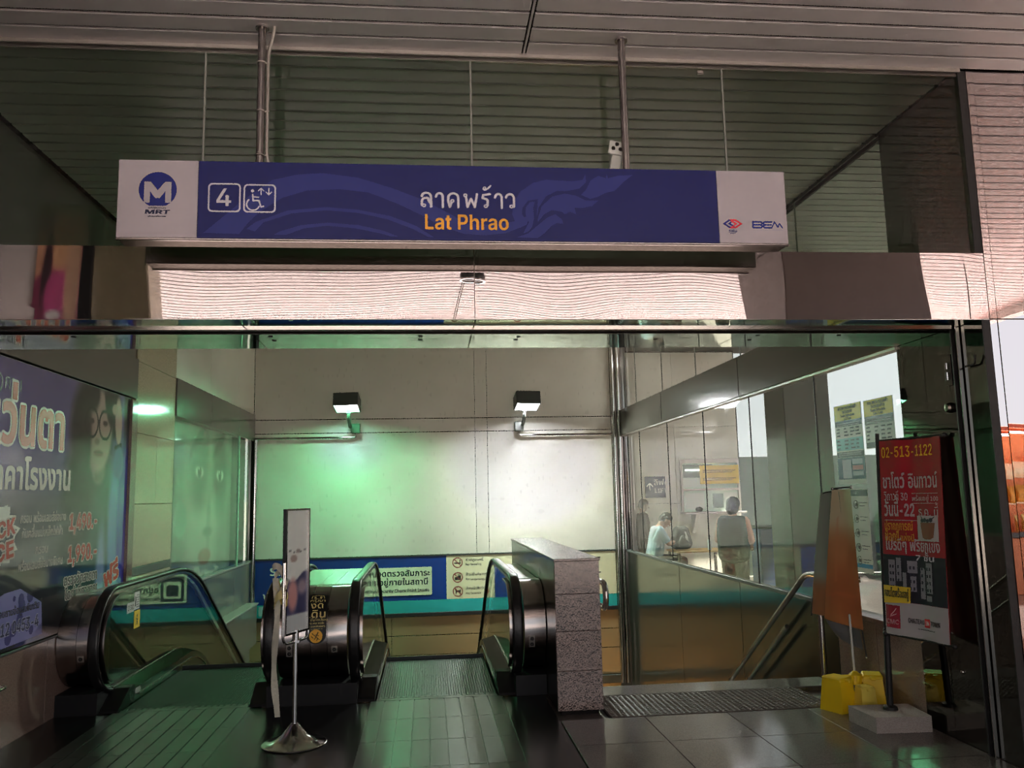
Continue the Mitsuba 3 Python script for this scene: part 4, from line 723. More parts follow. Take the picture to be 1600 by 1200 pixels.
d1 = Polygon([(1.648, lz), (1.686, lz + 0.026), (1.724, lz + 0.026), (1.690, lz), (1.724, lz - 0.026), (1.686, lz - 0.026)]).difference(Polygon([(1.664, lz), (1.690, lz + 0.017), (1.704, lz + 0.017), (1.677, lz), (1.704, lz - 0.017), (1.690, lz - 0.017)]))
add(t + '__white_panel_001__operator_emblem_blue', flat(unary_union([d1, stroke([(1.690, lz), (1.712, lz - 0.016)], 0.006)]), S2, 0, 0.0015), paint((32, 34, 110), 0.5))
add(t + '__white_panel_001__operator_emblem_red', flat(affinity.scale(unary_union([d1, stroke([(1.690, lz), (1.712, lz - 0.016)], 0.006)]), -1, -1, origin=(1.7045, lz)), S2, 0.0004, 0.0015), paint((214, 52, 66), 0.5))
add(t + '__white_panel_001__operator_lettering', flat(unary_union([text('รฟม', 0.014, 'c', 0.0, 1.1, at=(1.704, 3.028)), text('MRTA', 0.006, 'c', 0, 1.3, at=(1.704, 3.019))]), S2, 0, 0.0015), paint((40, 42, 96), 0.5))
bz0, bz1 = 3.056, 3.090
bm = (bz0 + bz1) / 2
bem = unary_union([stroke([(1.822, bz0), (1.822, bz1), (1.868, bz1), (1.878, bm + 0.008), (1.866, bm), (1.878, bm - 0.008), (1.868, bz0), (1.822, bz0)], 0.008), stroke([(1.822, bm), (1.868, bm)], 0.007),
                   stroke([(1.930, bz1), (1.890, bz1), (1.880, bm + 0.008), (1.892, bm), (1.880, bm - 0.008), (1.890, bz0), (1.930, bz0)], 0.008), stroke([(1.884, bm), (1.928, bm)], 0.007),
                   stroke([(1.930, bz0), (1.948, bz1), (1.966, bz0 + 0.004), (1.976, bz1 - 0.008), (1.992, bz0)], 0.006)])
add(t + '__white_panel_001__operator_name', flat(bem, S2, 0, 0.0015), paint((28, 40, 116), 0.5))
add(t + '__white_panel_001__rule', flat(rect(1.822, 1.994, 3.0435, 3.0455), S2, 0, 0.001), paint((150, 150, 170), 0.5))
for x in (-0.886, 1.130):
    k = add(t + '__hanger_pole', cat(tube([(x, 4.395, 3.38), (x, 4.395, 3.8), (x, 4.395, H)], 0.0215, 16), lathe([(0, 0), (0.036, 0), (0.036, 0.008), (0.0215, 0.016)], (x, 4.395, H - 0.02), 20)), 'steel')
t = 'cable_conduit'
label(t, 'thin pale bent cable conduit strapped to the left hanger pole', 'conduit')
add(t, tube(rounded([(-0.822, 4.40, H + 0.01), (-0.822, 4.40, H - 0.02), (-0.852, 4.40, H - 0.16), (-0.852, 4.40, 3.46), (-0.836, 4.41, 3.385)], 0.05), 0.009, 10), 'alu')
for z in (3.98, 3.70, 3.45):
    k = add('cable_tie', cat(tube([(-0.886 + 0.028 * math.cos(a), 4.395 + 0.028 * math.sin(a), z) for a in np.linspace(0, 2 * math.pi, 14)], 0.003, 6), bx(-0.866, -0.840, 4.388, 4.392, z - 0.004, z + 0.004)), 'alu')
    label(k, {3.98: 'uppermost', 3.70: 'middle', 3.45: 'lowest'}[z] + ' tie holding the conduit to the left hanger pole', 'cable tie', 'ties on the left hanger pole')
t = 'bracket_box'
label(t, 'small white metal box with three round holes above the hanging sign', 'box')
add(t + '__case', rot(bx(1.035, 1.095, 4.42, 4.48, 3.375, 3.53, 0.005), [0, 1, 0], 12, (1.065, 4.45, 3.40)), paint((186, 188, 182), 0.5))
add(t + '__end_plate', rot(bx(1.022, 1.108, 4.408, 4.421, 3.505, 3.585, 0.004), [0, 1, 0], 10, (1.065, 4.48, 3.45)), paint((198, 200, 194), 0.5))
for dx, dz in ((-0.020, -0.008), (0.020, -0.014), (0.003, 0.016)):
    add(t + '__hole', flat(disc(1.083 + dx, 3.548 + dz, 0.011), FRONT(4.407), 0, 0.003), 'void_dark')
t = 'smoke_detector'
label(t, 'round white smoke detector under the concourse ceiling at the right', 'smoke detector')
add(t + '__base', lathe([(0, 0), (0.075, 0), (0.075, 0.02), (0, 0.02)], (4.40, 6.55, H - 0.02), 24), paint((214, 212, 206), 0.5))
add(t + '__dome', lathe([(0, -0.04), (0.03, -0.036), (0.05, -0.015), (0.055, 0)], (4.40, 6.55, H - 0.02), 24), paint((204, 202, 196), 0.5))

# ================================================================ floodlights on the far wall
def floodlight(name, x, text_, glow, mirror, cond_x):
    label(name, text_, 'floodlight')
    w, d, h = 0.40, 0.34, 0.22
    c = (x, YW - 0.46, 3.16)
    tilt = -16 if mirror is None else -16
    def place(m): return rot(rot(m, [0, 0, 1], 4 if mirror else -4, c), [1, 0, 0], tilt, c)
    x0, x1, y0, y1, z0, z1 = x - w / 2, x + w / 2, c[1] - d / 2, c[1] + d / 2, c[2] - h / 2, c[2] + h / 2
    shell = cat(bx(x0, x1, y0, y1, z1 - 0.015, z1, 0.004), bx(x0, x1, y0, y0 + 0.014, z0, z1 - 0.012, 0.004), bx(x0, x1, y1 - 0.014, y1, z0, z1 - 0.012, 0.004), bx(x0, x0 + 0.014, y0, y1, z0, z1 - 0.012, 0.004), bx(x1 - 0.014, x1, y0, y1, z0, z1 - 0.012, 0.004))
    add(name + '__housing', place(shell), 'housing_dark')
    q = np.array([[x0 + 0.02, y0 + 0.02, z0 + 0.05], [x1 - 0.02, y0 + 0.02, z0 + 0.05], [x1 - 0.02, y1 - 0.02, z0 + 0.05], [x0 + 0.02, y1 - 0.02, z0 + 0.05]])
    k = add(name + '__lamp_glass', place(trimesh.Trimesh(q, [[0, 2, 1], [0, 3, 2]])), diffuse('lamp_white', (210, 215, 210)), emitter={'type': 'area', 'radiance': {'type': 'rgb', 'value': glow}})
    label(k, 'glowing lamp glass')
    ax = x + (0.02 if not mirror else -0.04)
    add(name + '__arm', cat(tube(rounded([(ax, YW - 0.40, 3.07), (ax, YW - 0.40, 2.92), (ax, YW - 0.16, 2.80), (ax, YW - 0.02, 2.80)], 0.06), 0.028, 12), bx(ax - 0.035, ax + 0.035, YW - 0.43, YW - 0.37, 2.98, 3.06, 0.006)), 'housing_dark')
    bxx = x + (0.105 if not mirror else -0.095)
    add(name + '__junction_box', bx(bxx - 0.075, bxx + 0.075, YW - 0.11, YW, 2.69, 2.85, 0.006), 'housing_dark')
    add(name + '__conduit', tube(rounded([(bxx, YW - 0.05, 2.70), (bxx, YW - 0.05, 2.625), (bxx + (0.06 if mirror else -0.06), YW - 0.05, 2.622), (cond_x, YW - 0.05, 2.622)], 0.03), 0.018, 10), 'steel')
floodlight('floodlight', -1.29, 'dark square floodlight glowing green on the left of the far wall', LAMP_GREEN, None, XL + 0.02)
floodlight('floodlight_001', 1.655, 'dark square floodlight glowing white on the right of the far wall', LAMP_WHITE, True, 3.2)

# ================================================================ sign band on the far wall
t = 'wall_direction_sign'
label(t, 'long blue sign band along the bottom of the white far wall', 'sign')
WY = YW - 0.004
Wf = FRONT(WY - 0.008)
NAVY = paint((18, 54, 128), 0.35)
CREAM = paint((226, 224, 190), 0.4)
add(t + '__blue_panel', bx(XL + 0.01, 0.297, WY - 0.008, YW, -0.062, 0.640, 0.001), NAVY)
add(t + '__icon_panel', bx(0.30, 3.16, WY - 0.008, YW, -0.062, 0.640, 0.001), CREAM)
add(t + '__teal_strip', bx(XL + 0.01, 3.16, WY - 0.008, YW, -0.262, -0.064, 0.001), paint((44, 158, 160), 0.35))
WL = paint((226, 228, 220), 0.45)
for g in ([text('รถไฟฟ้า', 0.125, 'l', 0.004, at=(-2.56, 0.40)), text('ศูนย์', 0.125, 'l', 0.004, at=(-2.40, 0.18)), text('Welcome', 0.13, 'l', 0.0, at=(-2.66, -0.02))]): add(t + '__blue_panel__lettering', flat(g, Wf, 0, 0.002), WL)
add(t + '__teal_strip__emblem', flat(unary_union([rect(-2.72, -2.40, -0.235, -0.085, 0.02)]), Wf, 0, 0.002), paint((150, 190, 190), 0.4))
add(t + '__teal_strip__emblem_letter', flat(text('M', 0.10, 'c', 0.02, at=(-2.56, -0.21)).union(disc(-2.56, -0.16, 0.075).difference(disc(-2.56, -0.16, 0.068))), Wf, 0.002, 0.002), paint((20, 40, 60), 0.4))
t2 = 'security_notice'
label(t2, 'pale rectangular security check notice on the blue sign band', 'notice')
add(t2 + '__sheet', flat(rect(-1.235, 0.062, 0.018, 0.470, 0.02), Wf, 0.001, 0.006), paint((216, 226, 196), 0.5))
Wn = FRONT(WY - 0.0155)
DK = paint((22, 30, 44), 0.5)
for g in ([text('จุดตรวจสัมภาระ', 0.075, 'c', 0.006, 1.0, at=(-0.40, 0.330)), text('อยู่ภายในสถานี', 0.075, 'c', 0.006, 1.0, at=(-0.40, 0.190)), text('Security Check Point Inside', 0.052, 'c', 0.0, 0.86, at=(-0.40, 0.072))]): add(t2 + '__lettering', flat(g, Wn, 0, 0.002), DK)
pic = rect(-1.19, -0.83, 0.05, 0.435, 0.01).difference(rect(-1.15, -0.87, 0.09, 0.36, 0.03)).union(rect(-1.10, -0.92, 0.13, 0.30, 0.02))
add(t2 + '__baggage_symbol', flat(pic, Wn, 0, 0.002), DK)
RINGC, PICT = paint((120, 52, 44), 0.5), paint((40, 36, 34), 0.5)
def icon(kind, x, z, r=0.085):
    ring = disc(x, z, r, 12).difference(disc(x, z, r - 0.014, 12)).union(stroke([(x - r * 0.66, z + r * 0.66), (x + r * 0.66, z - r * 0.66)], 0.012))
    add(t + '__icon_panel__prohibition_ring', flat(ring, Wf, 0, 0.003), RINGC)
    if kind == 0: g = unary_union([rect(x - 0.055, x + 0.055, z - 0.018, z + 0.002), stroke([(x + 0.03, z + 0.012), (x + 0.045, z + 0.03), (x + 0.035, z + 0.045)], 0.008)])
    elif kind == 1: g = unary_union([rect(x - 0.05, x + 0.0, z - 0.045, z + 0.005), rect(x + 0.004, x + 0.05, z - 0.045, z + 0.03), stroke([(x + 0.015, z + 0.03), (x + 0.015, z + 0.045), (x + 0.04, z + 0.045), (x + 0.04, z + 0.03)], 0.007)])
    elif kind == 2: g = unary_union([Polygon([(x - 0.05, z + 0.03), (x - 0.03, z + 0.045), (x - 0.02, z + 0.018), (x + 0.03, z + 0.018), (x + 0.05, z + 0.04), (x + 0.045, z + 0.0), (x + 0.04, z - 0.045), (x + 0.028, z - 0.045), (x + 0.022, z - 0.012), (x - 0.02, z - 0.012), (x - 0.026, z - 0.045), (x - 0.038, z - 0.045), (x - 0.036, z + 0.01)])])
    else: g = unary_union([disc(x - 0.01, z + 0.02, 0.022), rect(x - 0.03, x + 0.03, z - 0.045, z - 0.005, 0.006)])
    add(t + '__icon_panel__pictogram', flat(g, Wf, 0, 0.002), PICT)
TH3 = ['ห้ามสูบบุหรี่', 'ห้ามนำสัมภาระขนาดใหญ่', 'ห้ามนำสัตว์เลี้ยง']
EN3 = ['No Smoking', 'No Large Baggage', 'No Animals']
words = []
for i, z in enumerate((0.522, 0.283, 0.056)):
    icon(i, 0.487, z)
    words += [text(TH3[i], 0.036, 'l', 0, 1.0, at=(0.62, z + 0.022)), text(EN3[i], 0.034, 'l', -0.006, 0.95, at=(0.62, z - 0.05))]
    icon([3, 1, 0][i], 1.58, z)
    words += [lines_of(1.70, 2.02, [z + 0.03, z - 0.035], 0.016, [1, 0.7])]
for i, z in enumerate((0.50, 0.25)):
    icon(i + 2, 2.30, z)
    words += [lines_of(2.42, 2.95, [z + 0.045, z - 0.03], 0.02, [0.9, 0.75])]
for g in words: add(t + '__icon_panel__lettering', flat(g, Wf, 0, 0.002), PICT)
k_ = 2.05
ob = affinity.affine_transform(bem, [k_, 0, 0, k_, 1.62 - 1.82 * k_, -0.03 - bz0 * k_])
add(t + '__icon_panel__operator_name', flat(ob, Wf, 0, 0.002), paint((34, 42, 80), 0.5))

# ================================================================ escalators
YN, ZN, RN = 7.27, 0.525, 0.40            # newel centre, handrail radius
YT, RT, A30 = 8.95, 2.2, math.radians(30)
YE = 13.9
def run_path(off, n=8):
    """Level, then the crest arc, then down at 30 degrees: points (y, z) at a height offset from the handrail line."""
    zt = ZN + RN + off
    c = (YT, ZN + RN - RT)
    arc_ = [(c[0] + (RT + off) * math.sin(a), c[1] + (RT + off) * math.cos(a)) for a in np.linspace(0, A30, n)]
    y, z = arc_[-1]
    return arc_ + [(YE, z - (YE - y) * math.tan(A30))]
def newel_path(off, n=22, a0=-90):
    r = RN + off
    return [(YN - r * math.cos(math.radians(a)), ZN + r * math.sin(math.radians(a))) for a in np.linspace(a0, 90, n)]
def full_path(off, a0=-90):
    return newel_path(off, a0=a0) + run_path(off)
def sweep(path, sec, x0, closed=True):
    """Sweeps a section (dx, dn) along a path in the y-z plane at x0; n points outwards."""
    p = np.array(path)
    t_ = np.gradient(p, axis=0)
    t_ /= np.linalg.norm(t_, axis=1, keepdims=True)
    nrm = np.stack([-t_[:, 1], t_[:, 0]], 1)
    sec = np.array(sec)
    m = len(sec)
    V = np.concatenate([np.stack([np.full(m, x0) + sec[:, 0], p[i, 0] + nrm[i, 0] * sec[:, 1], p[i, 1] + nrm[i, 1] * sec[:, 1]], 1) for i in range(len(p))])
    F = []
    for i in range(len(p) - 1):
        for j in range(m if closed else m - 1):
            k = (j + 1) % m
            F += [[i * m + j, (i + 1) * m + j, (i + 1) * m + k], [i * m + j, (i + 1) * m + k, i * m + k]]
    if closed:
        for base, s in ((0, 1), ((len(p) - 1) * m, -1)):
            for j in range(1, m - 1):
                F.append([base, base + j, base + j + 1][::s])
    return trimesh.Trimesh(V, np.array(F), process=False)
def oval(w, h, n=14):
    a = np.linspace(0, 2 * math.pi, n, endpoint=False)
    return np.stack([w / 2 * np.sign(np.cos(a)) * np.abs(np.cos(a)) ** 0.6, h / 2 * np.sign(np.sin(a)) * np.abs(np.sin(a)) ** 0.6], 1)

def tread_mesh(x0, x1, y0, y1, z, pitch=0.02, depth=0.010):
    n = int((x1 - x0) / pitch)
    p = (x1 - x0) / n
    pts = [(x0, z - 0.03)]
    for i in range(n):
        a = x0 + i * p
        pts += [(a, z), (a + p * 0.55, z), (a + p * 0.6, z - depth), (a + p * 0.95, z - depth)]
    pts += [(x1, z), (x1, z - 0.03)]
    m = prism(Polygon(pts), y1 - y0)
    v = m.vertices
    return trimesh.Trimesh(np.stack([v[:, 0], v[:, 2] + y0, v[:, 1]], 1), m.faces[:, ::-1], process=False)

SKIRT, RAILX = 0.497, 0.655
def balustrade(name, c, side):
    """One side of an escalator: handrail, glass, guide, deck, skirt with its light."""
    xh, xg, xs_ = c + side * RAILX, c + side * 0.635, c + side * SKIRT
    add(name + '__handrail', sweep(full_path(0.0, -84), oval(0.082, 0.036), xh), 'rubber', smooth=50)
    add(name + '__handrail_guide', sweep(full_path(-0.030, -80), [(-0.024, 0.010), (-0.024, -0.016), (0.024, -0.016), (0.024, 0.010)], xh), 'steel')
    add(name + '__newel_ring', sweep(newel_path(-0.052, a0=-70) + [(YN + 0.25, ZN + RN - 0.052)], [(-0.036, 0.008), (-0.036, -0.012), (0.036, -0.012), (0.036, 0.008)], xh - side * 0.03), 'steel', smooth=40)
    inner = newel_path(-0.062, a0=-64) + run_path(-0.05)
    base = run_path(-0.785)[::-1]
    g = Polygon(inner + base + [(YN - 0.05, 0.14)]).buffer(0)
    m = prism(g, 0.001)
    top = np.isclose(m.vertices[:, 2], 0)
    keep = np.array([f for f in m.faces if top[f].all()])
    add(name + '__glass_panel', trimesh.Trimesh(np.stack([np.full(len(m.vertices), xg), m.vertices[:, 0], m.vertices[:, 1]], 1), keep, process=False), 'pane')
    up, lo = [(YN - 0.02, 0.14)] + run_path(-0.785), [(YN - 0.02, 0.105)] + run_path(-0.82)
    def strip(pa, xa, pb, xb):
        a = np.array([(xa, y, z) for y, z in pa]); b = np.array([(xb, y, z) for y, z in pb])
        n = len(a)
        F = []
        for i in range(n - 1):
            F += [[i, i + 1, n + i + 1], [i, n + i + 1, n + i]]
        return trimesh.Trimesh(np.vstack([a, b]), F, process=False)
    add(name + '__inner_deck', strip(up, xg, lo, xs_), 'deck_metal')
    add(name + '__deck_trim', sweep(up, [(-0.006, 0.006), (-0.006, -0.004), (0.006, -0.004), (0.006, 0.006)], xg - side * 0.004), 'steel')
    add(name + '__skirt', strip(lo, xs_, [(YN - 0.02, -0.03)] + run_path(-0.955), xs_), 'black_gloss')
    add(name + '__skirt_edge', sweep([(7.45, 0.045)] + run_path(-0.88), [(-0.004, 0.006), (-0.004, -0.006), (0.004, -0.006), (0.004, 0.006)], xs_ - side * 0.005), 'steel')
    nose = [(YN - 0.28, -0.001), (YN - 0.27, 0.015), (YN - 0.02, 0.135), (YN + 0.1, 0.135), (YN + 0.1, -0.001)]
    add(name + '__nose_block', prism_x(nose, min(xs_, xg), max(xs_, xg)), 'plinth_black')
    o = rect(7.38, 7.50, 0.055, 0.100, 0.022)
    k = add(name + '__skirt_light', trimesh.Trimesh(*(lambda mm: (np.stack([np.full(len(mm.vertices), xs_) - side * (0.002 + mm.vertices[:, 2]), mm.vertices[:, 0], mm.vertices[:, 1]], 1), mm.faces[:, ::-1] if side < 0 else mm.faces))(prism(o, 0.003)), process=False),
            diffuse('lamp_white', (210, 215, 210)), emitter={'type': 'area', 'radiance': {'type': 'rgb', 'value': [9.0, 9.6, 11.0]}})
    label(k, 'small glowing oval skirt light')

def escalator(name, c, text_):
    label(name, text_, 'escalator')
    for s in (-1, 1):
        balustrade(f'{name}__balustrade' + ('' if s < 0 else '_001'), c, s)
    for k in range(4):
        add(name + '__step', tread_mesh(c - 0.485, c + 0.485, 7.075 + 0.4 * k, 7.075 + 0.4 * (k + 1) - 0.004, -0.002), 'tread')
    for k in range(1, 6):
        y = 8.675 + 0.4 * (k - 1)
        add(name + '__step', cat(tread_mesh(c - 0.485, c + 0.485, y, y + 0.4, -0.22 * k + 0.04), bx(c - 0.485, c + 0.485, y, y + 0.01, -0.22 * k + 0.01, -0.22 * (k - 1) + 0.03)), 'tread')
    comb = [bx(c - 0.485, c + 0.485, 6.98, 7.045, -0.02, 0.004, 0.002)] + [bx(c - 0.475 + 0.0485 * i, c - 0.475 + 0.0485 * i + 0.030, 7.04, 7.085, -0.006, 0.006, 0.003) for i in range(20)]
    add(name + '__comb_plate', cat(*comb), 'plate_metal')
    for j, (y0, y1) in enumerate(((6.40, 6.975), (5.84, 6.395), (5.28, 5.835), (4.72, 5.275), (4.40, 4.715))):
        pts = [(c - 0.525, -0.02)]
        n = 9 if j != 1 else 9
        p = 1.05 / n
        for i in range(n):
            a = c - 0.525 + i * p
            pts += [(a, 0.003), (a + p - 0.010, 0.003), (a + p - 0.009, -0.004), (a + p - 0.001, -0.004)]
        pts += [(c + 0.525, 0.003), (c + 0.525, -0.02)]
        m = prism(Polygon(pts), y1 - y0)
        v = m.vertices
        add(name + '__landing_plate', trimesh.Trimesh(np.stack([v[:, 0], v[:, 2] + y0, v[:, 1]], 1), m.faces[:, ::-1], process=False), 'plate_metal')
    add(name + '__truss', prism_x([(6.98, -0.06), (8.6, -0.06), (13.9, -3.2), (13.9, -3.9), (8.6, -0.8), (6.98, -0.8)], c - 0.55, c + 0.55), 'void_dark')
CR, CL = 0.065, -1.905
escalator('escalator', CL, 'left escalator going down beside the eyewear advert, with glass balustrades')
escalator('escalator_001', CR, 'right escalator going down beside the granite wall, with glass balustrades')

RD = 0.362
def drum(name, x0, x1, seam, text_):
    """The rounded steel cladding between handrails."""
    label(name, text_, 'cladding')
    arc_ = [(YN - RD * math.cos(math.radians(a)), ZN + RD * math.sin(math.radians(a))) for a in np.linspace(-90, 90, 30)]
    add(name + '__plinth', prism_x([(6.945, 0.0), (6.945, 0.158), (7.9, 0.158), (7.9, 0.0)], x0 - 0.075, x1 + 0.075 if x1 < 0.9 else x1), 'plinth_black')
    edges = [x0] + seam + [x1]
    for a, b in zip(edges[:-1], edges[1:]):
        add(name + '__drum_panel', prism_x(arc_ + [(YN + 0.1, ZN + RD), (YN + 0.1, ZN - RD)], a + 0.0015, b - 0.0015), 'steel', smooth=25)
        top = [(YN + 0.10, ZN + RN - 0.045)] + run_path(-0.045)
        bot = ([(YN + 0.10, ZN + RN - 0.085)] + run_path(-0.085))[::-1]
        add(name + '__top_deck', prism_x(top + bot, a + 0.0015, b - 0.0015), 'alu')
    body = [(YN + 0.11, ZN + RD - 0.01)] + run_path(-0.09) + [(YE, -3.0), (9.5, -0.8), (YN + 0.11, -0.5)]
    add(name + '__body', prism_x(body, x0 + 0.003, x1 - 0.003), 'black_gloss')
drum('newel_cladding', -1.195, -0.645, [-0.93, -0.80], 'rounded brushed steel cladding between the two escalators')
drum('newel_cladding_001', 0.775, 0.952, [], 'rounded brushed steel cladding between right escalator and granite wall')
drum('newel_cladding_002', -2.845, -2.615, [-2.70], 'rounded brushed steel cladding between left escalator and left wall')

def on_drum(x, s, d=0.0):
    r = RD + d
    a = s / RD
    return np.stack([x, YN - r * np.cos(a), ZN + r * np.sin(a)], 1)
def drum_flat(g, d0=0.0006, d=0.0012):
    ms = prism(g, d)
    ms = trimesh.Trimesh(*trimesh.remesh.subdivide_to_size(ms.vertices, ms.faces, 0.03), process=False)
    v = ms.vertices
    r = RD + d0 + v[:, 2]
    a = v[:, 1] / RD
    return trimesh.Trimesh(np.stack([v[:, 0], YN - r * np.cos(a), ZN + r * np.sin(a)], 1), ms.faces, process=False)
def switch(name, x, n, text_):
    label(name, text_, 'key switch')
    z = -0.10
    add(name + '__plate', drum_flat(rect(x - 0.024, x + 0.024, z - 0.05 * n / 2, z + 0.05 * n / 2, 0.003), 0, 0.003), 'alu')
    for i in range(n):
        q = z + (i - (n - 1) / 2) * 0.048
        add(name + '__lock', drum_flat(disc(x, q, 0.015).difference(disc(x, q, 0.004)), 0.003, 0.004), 'black_matte')
switch('key_switch', -0.745, 1, 'small square key switch on the middle steel cladding, right of the sticker')
switch('key_switch_001', -1.095, 2, 'two-lock key switch plate on the middle steel cladding behind the chrome stand')
switch('key_switch_002', 0.835, 2, 'two-lock key switch plate on the right escalator cladding beside the granite wall')
switch('key_switch_003', -2.665, 1, 'small square key switch on the left cladding by the advert wall')

t = 'no_walking_sticker'
label(t, 'black rounded no walking sticker with gold lettering on the steel cladding', 'sticker')
sx = -0.888
add(t + '__sheet', drum_flat(unary_union([rect(sx - 0.082, sx + 0.082, 0.03, 0.375, 0.03), disc(sx, 0.03, 0.082, 12)]), 0.0002, 0.0012), paint((18, 18, 18), 0.4))
GOLD = paint((226, 206, 140), 0.5)
add(t + '__lettering', drum_flat(unary_union([stroke([(sx - 0.05, 0.325), (sx - 0.045, 0.35), (sx, 0.36), (sx + 0.045, 0.35), (sx + 0.05, 0.325)], 0.006), disc(sx - 0.022, 0.335, 0.009), disc(sx + 0.022, 0.335, 0.009), rect(sx - 0.03, sx + 0.03, 0.318, 0.322),
    text('กรุณา', 0.022, 'c', 0, 1.3, at=(sx, 0.288)), text('งด', 0.046, 'c', 0.004, 1.1, at=(sx, 0.228)), text('เดิน', 0.050, 'c', 0.004, 1.1, at=(sx, 0.150)), text('บนบันไดเลื่อน', 0.015, 'c', 0, 1.2, at=(sx, 0.125)),
    text('Do not walk', 0.016, 'c', 0.0, at=(sx, 0.100)), text('on escalators', 0.016, 'c', 0.0, at=(sx, 0.076)), rect(sx - 0.055, sx + 0.055, 0.062, 0.064)]), 0.0016, 0.001), GOLD)
add(t + '__yellow_disc', drum_flat(disc(sx, 0.008, 0.052, 12), 0.0016, 0.001), paint((236, 176, 62), 0.5))
add(t + '__walker_symbol', drum_flat(unary_union([disc(sx + 0.014, 0.034, 0.006), stroke([(sx + 0.012, 0.026), (sx + 0.002, 0.004), (sx + 0.014, -0.010), (sx + 0.008, -0.026)], 0.006), stroke([(sx + 0.002, 0.004), (sx - 0.012, -0.018)], 0.006), stroke([(sx - 0.002, 0.020), (sx + 0.022, 0.012)], 0.005), stroke([(sx - 0.03, 0.03), (sx + 0.03, -0.02)], 0.005), stroke([(sx - 0.034, 0.006), (sx - 0.02, -0.006)], 0.005)]), 0.0028, 0.001), paint((70, 34, 16), 0.5))

# stickers on the left escalator's glass
def glass_sticker(name, text_, y, z, w, h, rgb, extra):
    label(name, text_, 'sticker', 'stickers on the left glass balustrade')
    F = LEFT(CL - 0.635 + 0.002)
    add(name + '__sheet', flat(rect(y, y + w, z, z + h, 0.004), F, 0, 0.0012), paint(rgb, 0.5))
    add(name + '__print', flat(extra, F, 0.0013, 0.001), paint((52, 50, 44), 0.5))
glass_sticker('balustrade_sticker', 'grey strip sticker with small symbols on the left glass balustrade', 7.52, 0.68, 0.17, 0.085, (190, 192, 186), unary_union([disc(7.56, 0.722, 0.022).difference(disc(7.56, 0.722, 0.016)), disc(7.61, 0.722, 0.022).difference(disc(7.61, 0.722, 0.016)), disc(7.66, 0.722, 0.022).difference(disc(7.66, 0.722, 0.016))]))
glass_sticker('balustrade_sticker_001', 'white upright sticker on the left glass balustrade, uppermost of the three', 7.695, 0.69, 0.13, 0.15, (208, 208, 204), unary_union([rect(7.71, 7.735, 0.72, 0.80), lines_of(7.75, 7.815, [0.81, 0.79, 0.77, 0.75, 0.73, 0.71], 0.006)]))
glass_sticker('balustrade_sticker_002', 'yellow warning sticker on the left glass balustrade', 7.70, 0.53, 0.15, 0.15, (226, 190, 60), unary_union([disc(7.775, 0.635, 0.010), stroke([(7.775, 0.62), (7.775, 0.585), (7.79, 0.56)], 0.010), stroke([(7.775, 0.585), (7.76, 0.56)], 0.010), stroke([(7.755, 0.61), (7.798, 0.60)], 0.008)]))

# ================================================================ granite wall beside the stairs
t = 'granite_wall'
label(t, 'speckled granite wall between right escalator and stairs, with a flat cap', 'wall')
gx0, gx1, gy0, gy1 = 0.957, 1.302, 6.40, 9.66
for z0, z1 in ((0.0, 0.285), (0.288, 0.575), (0.578, 0.850), (0.853, 1.095)):
    add(t + '__front_slab', bx(gx0, gx1, gy0, gy0 + 0.03, z0, z1, 0.002), 'granite')
for y in np.arange(gy0 + 0.032, gy1, 0.815):
    y1 = min(y + 0.812, gy1)
    for xa, xb in ((gx0, gx0 + 0.03), (gx1 - 0.03, gx1)):
        add(t + '__side_slab', bx(xa, xb, y, y1, 0.0 if y < 7.1 else -1.6, 1.095, 0.002), 'dado_panel' if xa == gx0 else 'granite')
add(t + '__core', bx(gx0 + 0.031, gx1 - 0.031, gy0 + 0.031, gy1, -2.2, 1.09), 'void_dark')
for y0, y1 in ((6.385, 8.02), (8.024, 9.67)):
    add(t + '__cap', bx(gx0 - 0.008, gx1 + 0.008, y0, y1, 1.096, 1.116, 0.004), 'granite')

# ================================================================ stair handrails
t = 'stair_handrail'
label(t, 'chrome stair handrail with a rounded loop end beside the granite wall', 'handrail')
lx = gx1 + 0.105
loop = [(lx, 10.9, -1.47), (lx, 7.25, 0.58), (lx, 6.92, 0.69)] + [(lx, 6.78 - 0.10 * math.cos(a), 0.79 + 0.10 * math.sin(a)) for a in np.linspace(-1.5, 1.5, 14)] + [(lx, 6.92, 0.89), (lx, 7.25, 0.79), (lx, 10.9, -1.26)]
add(t + '__rail', tube(loop, 0.024, 14), 'chrome')
for y, z in ((7.5, 0.50), (9.0, -0.35)):
    add(t + '__bracket', tube([(gx1, y, z - 0.05), (lx - 0.02, y, z - 0.06), (lx, y, z - 0.02)], 0.010, 8), 'chrome')
t = 'stair_handrail_001'
label(t, 'dark steel handrails going down the stairs along the right wall', 'handrail')
rx = 3.235
add(t + '__upper_rail', tube(rounded([(XR - 0.01, 6.30, 0.90), (rx, 6.36, 0.90), (rx, 7.02, 0.885), (rx, 9.20, -0.53), (rx, 11.0, -1.70)], 0.12), 0.025, 14), 'steel', smooth=40)
add(t + '__lower_rail', tube(rounded([(rx, 6.42, 0.72), (rx, 6.80, 0.72), (rx, 6.80, 0.60), (rx, 6.80, 0.0)], 0.09), 0.024, 14), 'steel', smooth=40)
add(t + '__lower_rail', tube(rounded([(XR - 0.02, 6.36, 0.72), (rx, 6.42, 0.72)], 0.02), 0.020, 12), 'steel', smooth=40)
add(t + '__lower_rail', tube(rounded([(rx + 0.03, 7.55, 0.36), (rx + 0.03, 11.0, -1.92)], 0.02), 0.024, 12), 'steel', smooth=40)
add(t + '__foot_plate', lathe([(0, 0), (0.045, 0), (0.045, 0.006), (0.026, 0.012), (0, 0.012)], (rx, 6.80, 0.0), 20), 'steel')

